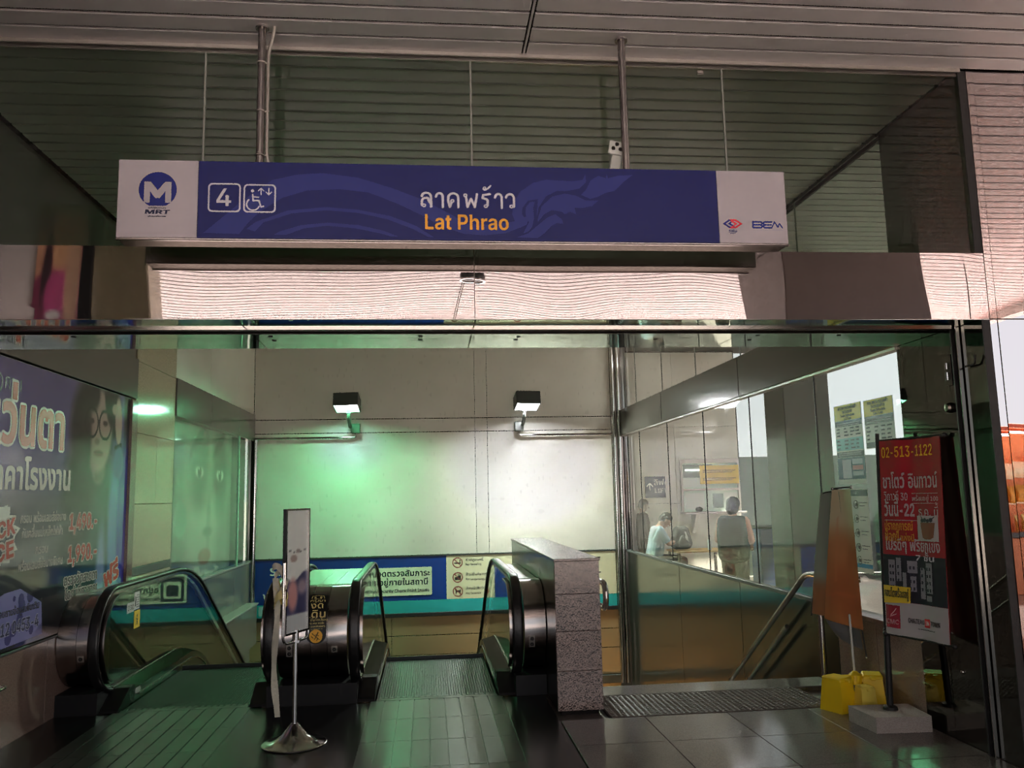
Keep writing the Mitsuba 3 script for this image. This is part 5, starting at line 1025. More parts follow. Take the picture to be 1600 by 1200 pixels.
# ================================================================ chrome stand with a framed poster
t = 'poster_stand'
label(t, 'chrome pole stand holding a narrow framed poster, in front of the escalators', 'stand')
cx, cy = -0.892, 5.90
add(t + '__base', lathe([(0, 0.0), (0.205, 0.0), (0.212, 0.008), (0.200, 0.016), (0.150, 0.022), (0.085, 0.060), (0.045, 0.110), (0.024, 0.135), (0, 0.135)], (cx, cy, 0.0), 40), 'chrome', smooth=30)
add(t + '__pole', cyl((cx, cy, 0.12), (cx, cy, 0.725), 0.0155, 18), 'chrome', smooth=40)
pd = np.array([math.cos(math.radians(66)), math.sin(math.radians(66)), 0])     # the frame is seen nearly edge-on
PF = Frame((cx, cy, 0), pd)
hw, z0, z1 = 0.145, 0.715, 1.545
def pbar(x0, x1, a, b, d0, d1, m, nm):
    q = bx(x0, x1, a, b, d0, d1, 0.003)
    return add(nm, trimesh.Trimesh(PF(q.vertices), q.faces, process=False), m)
def shape_on(g, d0, d): return flat(g, PF, d0, d)
add(t + '__frame', shape_on(rect(-hw, hw, z0, z1).difference(rect(-hw + 0.012, hw - 0.012, z0 + 0.012, z1 - 0.012)), -0.014, 0.028), 'chrome')
add(t + '__sheet_holder', shape_on(rect(-hw + 0.012, hw - 0.012, z0 + 0.012, z1 - 0.012), -0.006, 0.008), paint((196, 196, 186), 0.5))
def poster_ink(u, v):
    c = np.tile(np.array([240, 240, 230.0]), (len(u), 1))
    c = over(c, (150, 120, 110), blob(u, v, 0.35, 0.60, 0.16, 0.03) * 0.7)
    c = over(c, (120, 100, 92), blob(u, v, 0.55, 0.66, 0.10, 0.02) * 0.6)
    c = over(c, (60, 60, 92), sst(0.46, 0.44, v + 0.04 * np.sin(u * 5)))
    c = over(c, (206, 150, 146), blob(u, v, 0.32, 0.30, 0.22, 0.13, 0.35))
    c = over(c, (196, 170, 172), blob(u, v, 0.75, 0.36, 0.2, 0.06, 0.5) * 0.7)
    c = over(c, (196, 198, 196), sst(0.15, 0.13, v))
    c = over(c, (90, 90, 86), (np.abs(v - 0.655 - 0.01 * np.sin(u * 9)) < 0.004) * 0.8)
    return c
art(t + '__poster', PF, -hw + 0.013, hw - 0.013, z0 + 0.013, z1 - 0.013, 24, 70, poster_ink, 0.0035)
fr = rounded([(-hw - 0.006, 1.19, 0), (-hw - 0.006, 0.66, 0), (hw + 0.012, 0.66, 0), (hw + 0.012, 1.05, 0)], 0.06)
add(t + '__cradle_tube', tube(PF(np.array(fr)), 0.0085, 10), 'chrome', smooth=40)
add(t + '__clamp', cat(cyl((cx, cy, 0.66), (cx, cy, 0.735), 0.021, 16), bx(cx - 0.03, cx + 0.03, cy - 0.012, cy + 0.012, 0.648, 0.672, 0.004)), 'chrome')
t = 'barrier_tape'
label(t, 'crumpled white and yellow barrier tape hanging from the poster stand', 'tape')
def ribbon(p, w, dirs):
    p = np.array(p, float); V, F = [], []
    for q, ww, d in zip(p, w, dirs):
        d = np.array(d, float); d /= np.linalg.norm(d)
        V += [q - d * ww / 2, q + d * ww / 2, q + d * ww / 2 + [0, 0.0015, 0], q - d * ww / 2 + [0, 0.0015, 0]]
    for i in range(len(p) - 1):
        for j in range(4):
            k = (j + 1) % 4
            a, b = i * 4, (i + 1) * 4
            F += [[a + j, a + k, b + k], [a + j, b + k, b + j]]
    F += [[0, 2, 1], [0, 3, 2], [4 * len(p) - 4, 4 * len(p) - 3, 4 * len(p) - 2], [4 * len(p) - 4, 4 * len(p) - 2, 4 * len(p) - 1]]
    return trimesh.Trimesh(np.array(V), np.array(F), process=False)
zz = np.linspace(1.09, 0.20, 22)
px_ = -1.005 + 0.012 * np.sin(zz * 9) - 0.014 * (zz - 0.6)
add(t + '__hanging_strip', ribbon([(x, 5.80 + 0.012 * math.sin(z * 14), z) for x, z in zip(px_, zz)], 0.040 + 0.006 * np.sin(zz * 21), [(1, 0.3 * math.sin(z * 8), 0.05 * math.sin(z * 17)) for z in zz]), paint((176, 172, 156), 0.6))
rr = np.random.default_rng(4)
for k, (c, z) in enumerate((((186, 180, 164), 1.10), ((198, 176, 92), 1.00), ((180, 172, 150), 1.04), ((204, 190, 130), 0.96), ((170, 166, 152), 1.13))):
    a = np.linspace(0, 1, 10)
    P = np.stack([-1.02 + 0.085 * a + 0.01 * np.sin(6 * a + k), 5.79 + 0.03 * np.sin(3 * a + k), z + 0.05 * np.sin(4 * a + k * 1.7) - 0.03 * a], 1)
    add(t + '__knotted_strip', ribbon(P, 0.05 + 0.012 * np.sin(7 * a + k), [(0.3 * math.sin(5 * q + k), 0.3, 1) for q in a]), paint(c, 0.6))
add(t + '__yellow_print', ribbon([(x, 5.797, z) for x, z in ((-0.998, 0.31), (-0.999, 0.28), (-0.998, 0.25))], [0.02, 0.028, 0.02], [(1, 0.1, 0.1)] * 3), paint((214, 180, 70), 0.6))

# ================================================================ eyewear advert on the left wall
t = 'advert_board'
label(t, 'large glossy eyewear advert with a woman in glasses on the left wall', 'advert')
PL = LEFT(XL)
add(t + '__board', bx(XL - 0.02, XL + 0.004, 4.4, 8.31, 0.628, 2.615), 'poster_gloss_dark')
add(t + '__frame_strip', bx(XL - 0.02, XL + 0.030, 8.30, 8.455, 0.628, 2.60, 0.004), 'granite_brown')
def advert_ink(u, v):
    y = 4.4 + 3.9 * u
    z = 0.635 + 1.975 * v
    c = np.tile(np.array([86, 80, 122.0]), (len(u), 1))
    c = over(c, (62, 66, 74), sst(1.95, 1.45, z))
    c = over(c, (40, 42, 48), sst(1.15, 0.85, z))
    c = over(c, (30, 30, 34), sst(8.12, 8.2, y))
    # jacket and arm
    c = over(c, (44, 72, 70), blob(y, z, 7.55, 1.25, 0.62, 0.72, 0.25))
    c = over(c, (96, 132, 168), blob(y, z, 8.02, 1.35, 0.17, 0.62, 0.3, 0.04))
    c = over(c, (58, 56, 140), blob(y, z, 8.22, 1.45, 0.15, 0.75, 0.25, 0.03))
    c = over(c, (120, 140, 170), blob(y, z, 7.72, 0.98, 0.10, 0.42, 0.5))
    # hair
    hair = np.maximum(blob(y, z, 7.42, 2.20, 0.44, 0.52, 0.2), blob(y, z, 7.22, 1.75, 0.30, 0.60, 0.4, -0.2))
    c = over(c, (34, 32, 36), hair * (z < 2.62))
    c = over(c, (34, 32, 36), blob(y, z, 7.93, 2.42, 0.14, 0.22, 0.2))
    # face, neck
    skin = (158, 140, 132)
    c = over(c, (104, 90, 86), blob(y, z, 7.60, 1.90, 0.15, 0.12, 0.25))
    face = blob(y, z, 7.55, 2.24, 0.31, 0.36, 0.12)
    c = over(c, skin, face)
    c = over(c, (112, 94, 90), face * sst(7.62, 7.28, y) * 0.8)
    c = over(c, (34, 32, 36), blob(y, z, 7.40, 2.56, 0.16, 0.16, 0.25))
    c = over(c, (34, 32, 36), blob(y, z, 7.78, 2.52, 0.10, 0.24, 0.2, 0.35))
    c = over(c, (34, 32, 36), blob(y, z, 7.30, 2.10, 0.10, 0.45, 0.4))
    for ey in (7.40, 7.70):
        c = over(c, (52, 40, 40), blob(y, z, ey, 2.315, 0.055, 0.024, 0.3))
        c = over(c, (60, 46, 44), blob(y, z, ey, 2.415, 0.090, 0.014, 0.5) * 0.9)
        r = np.sqrt(((y - ey) / 0.135) ** 2 + ((z - 2.30) / 0.125) ** 2)
        c = over(c, (24, 22, 28), sst(0.13, 0.06, np.abs(r - 1)))
    c = over(c, (24, 22, 28), ((np.abs(z - 2.33) < 0.010) & (np.abs(y - 7.55) < 0.02)) * 1.0)
    c = over(c, (116, 96, 90), blob(y, z, 7.53, 2.145, 0.055, 0.028, 0.5))
    c = over(c, (122, 78, 80), blob(y, z, 7.57, 2.045, 0.105, 0.030, 0.3))
    c = over(c, (84, 52, 56), blob(y, z, 7.57, 2.050, 0.10, 0.006, 0.4))
    # hand with bracelet, sleeve
    c = over(c, (186, 162, 152), blob(y, z, 8.02, 2.36, 0.085, 0.22, 0.15, 0.1))
    c = over(c, (176, 152, 142), blob(y, z, 7.92, 2.46, 0.07, 0.05, 0.2))
    c = over(c, (34, 32, 44), ((np.abs(z - 2.13 - 0.25 * (y - 8.02)) < 0.02) & (np.abs(y - 8.03) < 0.09)) * 1.0)
    c = over(c, (92, 104, 150), blob(y, z, 8.06, 1.98, 0.12, 0.15, 0.2))
    # strip and house shape at the lower left
    c = over(c, (62, 58, 118), (z < 0.66 + 0.05 * np.sin(y * 7)) * 0.6)
    return c
art(t + '__print', PL, 4.4, 8.3, 0.635, 2.61, 330, 150, advert_ink, 0.005, 'print_gloss')
PP = LEFT(XL + 0.006)
PALE, REDI = paint((184, 176, 168), 0.4), paint((160, 48, 38), 0.4)
def fit_r(s, h, right, base, width, bold=0.0):
    g = text(s, h, 'l', bold)
    b = g.bounds
    k = width / (b[2] - b[0])
    return affinity.affine_transform(g, [k, 0, 0, 1, right - b[2] * k, base])
def outlined(nm, g, w, inner, outer, d=0.0):
    add(t + '__' + nm + '_outline', flat(g.buffer(w, quad_segs=3), PP, d, 0.0012), outer)
    add(t + '__' + nm, flat(g, PP, d + 0.0014, 0.001), inner)
outlined('headline', fit_r('แว่นตา', 0.275, 6.86, 2.035, 1.22, 0.016), 0.017, REDI, PALE)
add(t + '__second_line', flat(fit_r('ราคาโรงงาน', 0.155, 7.02, 1.722, 1.30, 0.018), PP, 0, 0.001), PALE)
small = ([fit_r('กรอบ พร้อมเลนส์ย่อบาง', 0.052, 6.97, 1.485, 0.74, 0.010), fit_r('กันคลื่นแม่เหล็กไฟฟ้า', 0.050, 6.92, 1.378, 0.66, 0.010), fit_r('กรอบ', 0.052, 6.68, 1.255, 0.20, 0.010), fit_r('พร้อมเลนส์ย่อบางพิเศษ', 0.052, 6.95, 1.150, 0.72, 0.010)])
for g in small: add(t + '__small_line', flat(g, PP, 0, 0.001), PALE)
outlined('price', fit_r('1,490.-', 0.125, 7.60, 1.408, 0.56, 0.016), 0.010, REDI, PALE)
outlined('price', fit_r('1,990.-', 0.125, 7.62, 1.152, 0.58, 0.016), 0.010, REDI, PALE)
outlined('eye_test_line', fit_r('ตรวจวัดสายตา', 0.062, 7.65, 0.975, 0.66, 0.014), 0.007, paint((70, 66, 66), 0.4), PALE)
outlined('eye_test_line', fit_r('โดยผู้เชี่ยวชาญ', 0.062, 7.66, 0.865, 0.64, 0.014), 0.007, paint((60, 56, 56), 0.4), PALE)
outlined('free_word', affinity.rotate(fit_r('ฟรี', 0.125, 8.16, 0.905, 0.36, 0.024), 14), 0.010, REDI, PALE)
star = Polygon([(5.75 + (0.44 + (0.05 if i % 2 else -0.03)) * math.cos(a), 1.40 + (0.23 + (0.03 if i % 2 else -0.02)) * math.sin(a)) for i, a in enumerate(np.linspace(0, 2 * math.pi, 34)[:-1])])
add(t + '__starburst', flat(star.difference(star.buffer(-0.02)).union(rect(5.6, 6.07, 1.5, 1.60)), PP, 0, 0.0012), paint((206, 206, 196), 0.4))
outlined('starburst_word', affinity.rotate(fit_r('SHOCK', 0.105, 6.155, 1.378, 0.62, 0.022), 8), 0.012, REDI, PALE, 0.0015)
outlined('starburst_word', affinity.rotate(fit_r('PRICE', 0.110, 6.150, 1.222, 0.60, 0.022), 8), 0.012, REDI, PALE, 0.0015)
house = Polygon([(5.90, 0.655), (5.90, 0.98), (6.06, 1.02), (6.28, 1.03), (6.62, 0.90), (6.655, 0.665)])
add(t + '__house_shape', flat(house, PP, 0, 0.0008), paint((110, 108, 158), 0.35))
add(t + '__house_blotches', flat(unary_union([disc(6.2 + 0.10 * math.sin(i * 2.3) + 0.02 * i, 0.84 + 0.13 * math.cos(i * 1.7), 0.02 + 0.03 * abs(math.sin(i)), 5) for i in range(12)]).intersection(house), PP, 0.001, 0.0006), paint((52, 48, 104), 0.35))
add(t + '__contact_line', flat(fit_r('สอบถามข้อมูลเพิ่มเติม', 0.040, 6.58, 0.862, 0.62, 0.008), PP, 0.002, 0.0008), paint((40, 36, 40), 0.4))
outlined('telephone', fit_r('0 2512 0453-4', 0.085, 6.58, 0.735, 0.78, 0.002), 0.004, paint((44, 40, 70), 0.4), paint((170, 168, 190), 0.4), 0.002)
lg = unary_union([disc(5.80, 2.43, 0.075).difference(disc(5.80, 2.43, 0.055)), text('คาน', 0.085, 'l', 0.0, at=(5.89, 2.40)), rect(5.97, 6.12, 2.335, 2.342)])
add(t + '__top_logo', flat(lg, PP, 0, 0.0008), paint((66, 66, 78), 0.4))

# giant face print behind the left glass
t = 'face_advert'
label(t, 'tall advert of a giant pale face behind the left glass panes', 'advert')
def face_ink(u, v):
    y, z = 9.76 + 3.14 * u, 0.66 + 1.92 * v
    c = np.tile(np.array([112, 112, 106.0]), (len(u), 1))
    c = over(c, (84, 86, 82), sst(11.0, 10.1, y) * 0.8)
    c = over(c, (150, 148, 138), blob(y, z, 11.3, 1.55, 0.85, 1.05, 0.4))
    for ey, dz in ((11.15, 0.0), (12.22, -0.02)):
        c = over(c, (52, 54, 52), blob(y, z, ey, 2.08 + dz, 0.40, 0.50, 0.6) * 0.95)
        c = over(c, (190, 190, 182), blob(y, z, ey, 2.0 + dz, 0.19, 0.085, 0.3))
        c = over(c, (34, 34, 34), blob(y, z, ey, 2.0 + dz, 0.09, 0.085, 0.2))
        c = over(c, (214, 214, 206), blob(y, z, ey - 0.03, 2.04 + dz, 0.025, 0.025, 0.3))
        c = over(c, (56, 56, 54), blob(y, z, ey, 2.10 + dz, 0.24, 0.035, 0.5))
        c = over(c, (44, 44, 42), blob(y, z, ey - 0.1, 2.40 + dz, 0.30, 0.08, 0.5, 0.5))
    c = over(c, (120, 118, 110), blob(y, z, 11.65, 1.45, 0.10, 0.55, 0.7))
    c = over(c, (98, 96, 90), blob(y, z, 11.62, 1.22, 0.22, 0.06, 0.6))
    c = over(c, (126, 70, 66), blob(y, z, 11.50, 0.90, 0.30, 0.10, 0.3))
    c = over(c, (110, 130, 120), blob(y, z, 10.35, 1.40, 0.26, 0.22, 0.2))
    c = over(c, (62, 62, 60), sst(12.55, 12.9, y) * 0.6)
    return c
add(t + '__board', bx(XL - 0.10, XL - 0.082, 9.75, 12.92, 0.65, 2.59), 'poster_gloss_dark')
art(t + '__print', LEFT(XL - 0.08), 9.76, 12.9, 0.66, 2.58, 150, 110, face_ink, 0.0015, 'print')

# ================================================================ notices on the right glass
RN_ = RIGHT(XR + 0.002)
def notice(name, text_, y0, y1, z0, z1, blocks, ink):
    label(name, text_, 'notice')
    add(name + '__sheet', flat(rect(-y1, -y0, z0, z1), RN_, 0.006, 0.0015), paint((206, 208, 202), 0.4))
    for nm, a, b, rgb in blocks:
        add(f'{name}__{nm}', flat(rect(-y1 + 0.006, -y0 - 0.006, z0 + (z1 - z0) * a, z0 + (z1 - z0) * b), RN_, 0.0078, 0.001), paint(rgb, 0.4))
    for g, rgb in ink:
        for q in (g if isinstance(g, list) else [g]):
            add(name + '__lettering', flat(q, RN_, 0.0092, 0.0008), paint(rgb, 0.5))
YEL, NAV = (222, 204, 44), (44, 46, 66)
def rows_(y0, y1, z0, z1, n, k):
    r3 = np.random.default_rng(k)
    out = []
    for i in range(n):
        z = z0 + (z1 - z0) * (i + 0.5) / n
        for a in (0.06, 0.34, 0.56, 0.76):
            out.append(rect(-y1 + (y1 - y0) * a, -y1 + (y1 - y0) * (a + r3.uniform(0.08, 0.17)), z - 0.006, z + 0.006))
    return unary_union(out)
y0, y1, z0, z1 = 6.10, 6.535, 1.635, 2.27
notice('timetable', 'yellow-headed train timetable notice on the right glass, with a teal band, left of the pair', y0, y1, z0, z1,
       [('yellow_header', 0.80, 0.995, YEL), ('dark_band', 0.725, 0.795, NAV), ('teal_band', 0.42, 0.575, (110, 186, 190)), ('dark_band', 0.335, 0.405, NAV), ('navy_table', 0.06, 0.33, (60, 84, 110))],
       [([text('ตารางเวลารถไฟฟ้า', 0.022, 'c', 0.006, at=(-6.317, 2.232)), text('ขบวนแรก', 0.022, 'c', 0.006, at=(-6.317, 2.200)), text('Train Schedule', 0.022, 'c', at=(-6.317, 2.170)), text('1st Train', 0.020, 'c', at=(-6.317, 2.145))], (40, 40, 40)),
        ([lines_of(-6.50, -6.14, [2.118, 2.104], 0.006), lines_of(-6.50, -6.14, [1.88, 1.866], 0.006)], (190, 192, 196)), (rows_(y0, y1, 2.01, 2.09, 3, 1), (66, 70, 80)), (rows_(y0, y1, 1.905, 1.995, 3, 2), (48, 76, 90)),
        ([rect(-6.45, -6.31, 1.68, 1.83), rect(-6.29, -6.13, 1.79, 1.83), rect(-6.29, -6.13, 1.70, 1.735)], (196, 204, 212)), (rect(-6.29, -6.13, 1.745, 1.78), (206, 150, 150))])
y0, y1, z0, z1 = 5.655, 6.065, 1.895, 2.265
notice('timetable_001', 'yellow-headed train timetable notice nearest the red banner, right of the pair', y0, y1, z0, z1,
       [('yellow_header', 0.66, 0.99, YEL), ('dark_band', 0.49, 0.655, (52, 42, 58)), ('dark_band', 0.02, 0.13, NAV)],
       [([text('ตารางเวลารถไฟฟ้า', 0.021, 'c', 0.006, at=(-5.86, 2.228)), text('ขบวนสุดท้าย', 0.021, 'c', 0.006, at=(-5.86, 2.198)), text('Train Schedule', 0.021, 'c', at=(-5.86, 2.168)), text('Last Train', 0.020, 'c', at=(-5.86, 2.145))], (40, 40, 40)),
        (lines_of(-6.03, -5.69, [2.112, 2.096], 0.006), (190, 186, 196)), (rows_(y0, y1, 1.95, 2.07, 4, 3), (70, 72, 80))])
y0, y1, z0, z1 = 6.10, 6.44, 0.955, 1.595
circ = ([disc(-6.29, z, 0.033).difference(disc(-6.29, z, 0.029)).union(disc(-6.29 + 0.004, z, 0.014)) for z in (1.475, 1.365, 1.255, 1.145, 1.045)])
notice('rules_notice', 'white notice with a column of five round symbols on the right glass', y0, y1, z0, z1,
       [('dark_header', 0.915, 0.99, (70, 78, 84)), ('blue_strip', 0.055, 0.105, (60, 130, 170))],
       [(circ, (70, 60, 62)), (unary_union([lines_of(-6.235, -6.12, [1.49, 1.465, 1.38, 1.355, 1.27, 1.245, 1.16, 1.135, 1.055, 1.035], 0.006, [1, 0.7]), lines_of(-6.42, -6.335, [1.355, 1.335, 1.25, 1.23, 1.14, 1.12, 1.05], 0.006)]), (110, 108, 112)), (text('กรุณา', 0.018, 'c', at=(-6.27, 1.556)), (190, 196, 200))])

# ================================================================ red banner stand
t = 'red_banner_stand'
label(t, 'black pole banner stand with a red property banner, set in a grey concrete block', 'banner stand')
blk = np.array([[2.905, 5.790], [2.925, 5.452], [3.300, 5.425], [3.330, 5.76]])
add(t + '__concrete_block', rot(prism(Polygon(blk).buffer(-0.008).buffer(0.008, quad_segs=2), 0.10), [0, 0, 1], 0), 'concrete')
pb, pt = np.array([3.134, 5.642, 0.08]), np.array([3.205, 5.655, 1.985])
ps = [pb + (pt - pb) * k for k in (0, 0.12, 0.29, 0.291, 0.6, 1.0)]
add(t + '__pole', tube(ps, [0.022, 0.022, 0.022, 0.017, 0.016, 0.014], 14), 'black_matte', smooth=40)
add(t + '__ballast_collar', lathe([(0, 0), (0.05, 0), (0.045, 0.02), (0.024, 0.03), (0, 0.03)], (3.136, 5.642, 0.098), 20), 'black_matte')
BO, BXd = np.array([3.132, 5.60, 0.612]), np.array([0.125, -0.515, 0.0])
bw, bh = 0.51, 1.315
KX = float(np.linalg.norm(BXd)) / bw
BFr = Frame(BO, BXd, np.array([0.045, 0.0, 1.0]))
def on_banner(g, d0=0.0, d=0.001):
    m = prism(affinity.affine_transform(g, [KX, 0, 0, 1, 0, 0]), d)
    m = trimesh.Trimesh(*trimesh.remesh.subdivide_to_size(m.vertices, m.faces, 0.08), process=False)
    v = m.vertices.copy()
    v[:, 2] += d0 + 0.010 * np.sin(v[:, 0] * 14 + 0.5) + 0.004 * np.sin(v[:, 0] * 33 + v[:, 1] * 2)
    return trimesh.Trimesh(BFr(v), m.faces, process=False)
add(t + '__cloth', on_banner(rect(0.001, bw - 0.001, 0.001, bh - 0.001), -0.007), paint((150, 40, 46), 0.6), smooth=20)
add(t + '__red_field', on_banner(rect(0, bw, 0.535, bh), 0), paint((142, 32, 42), 0.5), smooth=20)
add(t + '__photo_field', on_banner(rect(0.0, bw, 0.225, 0.533), 0), paint((34, 34, 44), 0.5), smooth=20)
add(t + '__white_field', on_banner(rect(0, bw, 0, 0.223), 0), paint((186, 178, 180), 0.5), smooth=20)
def bfit(s, h, x0, x1, z, bold=0.0):
    g = text(s, h, 'l', bold)
    b = g.bounds
    k = (x1 - x0) / (b[2] - b[0])
    return affinity.affine_transform(g, [k, 0, 0, 1, x0 - b[0] * k, z])
add(t + '__telephone', on_banner(bfit('02-513-1122', 0.075, 0.02, 0.44, 1.195, -0.004), 0.003), paint((226, 180, 52), 0.5))
for g in ([bfit('ชาโตว์ อินทาวน์', 0.075, 0.025, 0.475, 0.985, 0.008), bfit('วิภาวดี 30', 0.048, 0.03, 0.22, 0.900, -0.006), bfit('พร้อมอยู่ 100%', 0.026, 0.25, 0.475, 0.898), rect(0.25, 0.475, 0.945, 0.949), rect(0.25, 0.475, 0.880, 0.884),
    bfit('วันนี้-22', 0.075, 0.03, 0.265, 0.795, 0.012), bfit('ธ.ค. นี้', 0.05, 0.30, 0.47, 0.795, -0.008), rect(0.03, 0.29, 0.765, 0.769), bfit('โปรดีๆ ฟรียกเข่ง', 0.060, 0.03, 0.47, 0.565, 0.008)]): add(t + '__white_lettering', on_banner(g, 0.003), paint((190, 176, 178), 0.5))
for g in ([bfit('ปรากฏการณ์', 0.048, 0.03, 0.25, 0.700, 0.006), bfit('ช็อก!!', 0.055, 0.03, 0.145, 0.625, 0.012), bfit('แห่งปี', 0.036, 0.16, 0.255, 0.630)]): add(t + '__gold_lettering', on_banner(g, 0.003), paint((196, 142, 56), 0.5))
add(t + '__picture_card', on_banner(rect(0.285, 0.465, 0.635, 0.80), 0.003), paint((184, 180, 180), 0.5))
add(t + '__bucket_picture', on_banner(Polygon([(0.315, 0.755), (0.44, 0.755), (0.425, 0.66), (0.40, 0.648), (0.35, 0.648), (0.33, 0.66)]), 0.006), paint((120, 78, 60), 0.5))
add(t + '__bucket_contents', on_banner(unary_union([disc(0.335, 0.768, 0.013), disc(0.36, 0.772, 0.014), disc(0.385, 0.767, 0.012), disc(0.41, 0.772, 0.014), stroke([(0.34, 0.775), (0.325, 0.795)], 0.006), stroke([(0.415, 0.775), (0.435, 0.792)], 0.006)]), 0.0085), paint((50, 50, 60), 0.5))
bl = [rect(0.05, 0.10, 0.30, 0.50), rect(0.11, 0.15, 0.36, 0.515), rect(0.20, 0.27, 0.42, 0.50), rect(0.22, 0.26, 0.30, 0.40), rect(0.29, 0.33, 0.26, 0.46), rect(0.345, 0.40, 0.30, 0.495), rect(0.16, 0.19, 0.28, 0.42), rect(0.34, 0.39, 0.25, 0.285)]
for g in bl: add(t + '__tower_picture', on_banner(g, 0.003), paint((132, 130, 138), 0.5))
wn = ([rect(x, x + 0.012, z, z + 0.02) for x in (0.06, 0.08, 0.12, 0.215, 0.24, 0.30, 0.35, 0.375) for z in np.arange(0.31, 0.48, 0.045)])
for g in wn: add(t + '__tower_windows', on_banner(g, 0.0045), paint((46, 46, 60), 0.5))
add(t + '__small_white_lettering', on_banner(bfit('7 ชั้น', 0.032, 0.26, 0.42, 0.505), 0.003), paint((210, 206, 214), 0.5))
add(t + '__yellow_label', on_banner(Polygon([(0.0, 0.205), (0.215, 0.222), (0.220, 0.325), (0.0, 0.325)]), 0.006), paint((232, 196, 60), 0.5))
add(t + '__yellow_label_lettering', on_banner(bfit('คอนโดพร้อมอยู่', 0.042, 0.012, 0.205, 0.252, 0.006), 0.009), paint((50, 44, 40), 0.5))
add(t + '__maroon_logo', on_banner(rect(0.012, 0.125, 0.045, 0.195), 0.003), paint((142, 42, 56), 0.5))
add(t + '__logo_lettering', on_banner(unary_union([bfit('CMC', 0.032, 0.02, 0.118, 0.07, -0.01), stroke([(0.06, 0.13), (0.085, 0.155), (0.10, 0.175)], 0.006), stroke([(0.055, 0.12), (0.10, 0.14)], 0.006)]), 0.006), paint((196, 150, 156), 0.5))
add(t + '__project_name', on_banner(unary_union([bfit('CHATEAU', 0.030, 0.19, 0.305, 0.095, 0.01), bfit('TOWN', 0.030, 0.365, 0.445, 0.095, 0.01), rect(0.26, 0.40, 0.062, 0.066)]), 0.003), paint((54, 44, 48), 0.5))
add(t + '__red_square', on_banner(rect(0.310, 0.358, 0.080, 0.135), 0.003), paint((206, 44, 50), 0.5))
add(t + '__red_square_lettering', on_banner(bfit('IN', 0.028, 0.318, 0.350, 0.094), 0.006), paint((230, 210, 210), 0.5))
tl, tr = BFr(np.array([[-0.01, bh + 0.004, 0.0], [bw * KX + 0.03, bh + 0.004, 0.0]]))
add(t + '__top_arm', cat(cyl(tl, tr, 0.008, 10), trimesh.creation.icosphere(2, 0.016).apply_translation(tr)), 'black_matte')
b0, b1 = BFr(np.array([[-0.012, -0.004, 0.0], [bw * KX + 0.03, -0.004, 0.0]]))
add(t + '__bottom_arm', cat(cyl(b0, b1, 0.007, 10), trimesh.creation.icosphere(2, 0.016).apply_translation(b1), trimesh.creation.icosphere(2, 0.02).apply_translation(b0)), 'black_matte')

# ================================================================ orange banner on a yellow weighted base
t = 'orange_banner_stand'
label(t, 'narrow orange banner on a thin pole with a yellow weighted plastic base', 'banner stand')
c0, c1 = np.array([3.150, 6.13, 0.0]), np.array([3.158, 6.16, 0.66])
add(t + '__pole', tube([c0 + [0, 0, 0.20], (c0 + c1) / 2 + [0, 0, 0.06], c1], 0.008, 10), paint((206, 206, 204), 0.4))
quad = np.array([[3.075, 6.40, 0.60], [3.205, 6.075, 0.555], [3.200, 6.075, 1.600], [3.150, 6.265, 1.590]])
def quad_sheet(q, n, fn, nm, d=0.0):
    u, v = np.meshgrid(np.linspace(0, 1, n), np.linspace(0, 1, 3 * n))
    P = ((1 - u) * (1 - v))[..., None] * q[0] + (u * (1 - v))[..., None] * q[1] + (u * v)[..., None] * q[2] + ((1 - u) * v)[..., None] * q[3]
    nn = np.cross(q[1] - q[0], q[3] - q[0]); nn /= np.linalg.norm(nn)
    P = P + nn * (0.012 * np.sin(u * 5 + v * 2) + d)[..., None]
    nx, ny = n, 3 * n
    i, j = np.meshgrid(np.arange(nx - 1), np.arange(ny - 1)); a = (j * nx + i).ravel()
    F = np.vstack([np.stack([a, a + 1, a + nx + 1], 1), np.stack([a, a + nx + 1, a + nx], 1)])
    c = np.clip(fn(u.ravel(), v.ravel()), 0, 255) / 255.0
    c = np.where(c <= 0.04045, c / 12.92, ((c + 0.055) / 1.055) ** 2.4)
    return add(nm, trimesh.Trimesh(P.reshape(-1, 3), F, process=False), 'print', color=c)
def orange_ink(u, v):
    c = np.tile(np.array([178, 112, 66.0]), (len(u), 1))
    c = over(c, (212, 196, 158), sst(0.55, 0.80, v))
    c = over(c, (150, 84, 50), blob(u, v, 0.6, 0.22, 0.5, 0.14, 0.6) * 0.6)
    c = over(c, (176, 100, 62), ((np.abs(v - 0.20 - 0.03 * u) < 0.012)) * 0.6)
    c = over(c, (196, 140, 92), blob(u, v, 0.4, 0.55, 0.3, 0.1, 0.7) * 0.6)
    c = over(c, (200, 130, 84), ((np.abs(u - 0.3) < 0.05) & (v > 0.3) & (v < 0.8)) * 0.35)
    return c
quad_sheet(quad, 14, orange_ink, t + '__banner_sheet')
back = quad + np.array([[-0.03, 0.16, 0.02], [-0.03, 0.10, 0.05], [-0.025, 0.13, -0.02], [-0.03, 0.13, -0.02]])
def pale_ink(u, v):
    c = np.tile(np.array([134, 142, 128.0]), (len(u), 1))
    return over(c, (140, 92, 60), sst(0.35, 0.2, v))
quad_sheet(back, 10, pale_ink, t + '__rear_sheet', 0.0)
fr = [back[0] + [0, 0, -0.02], back[3] + [0, 0, -0.05], back[3] + [0.004, -0.02, 0.0], back[2] + [0, 0.0, 0.01], quad[3] + [0, 0, 0.012], quad[2] + [0, 0, 0.012]]
add(t + '__frame_rod', tube(rounded(fr, 0.05), 0.006, 8), 'black_matte')
for k in (2, 3):
    add(t + '__hook', trimesh.creation.icosphere(2, 0.013).apply_translation(quad[k] + [0, 0, 0.01]), 'chrome')
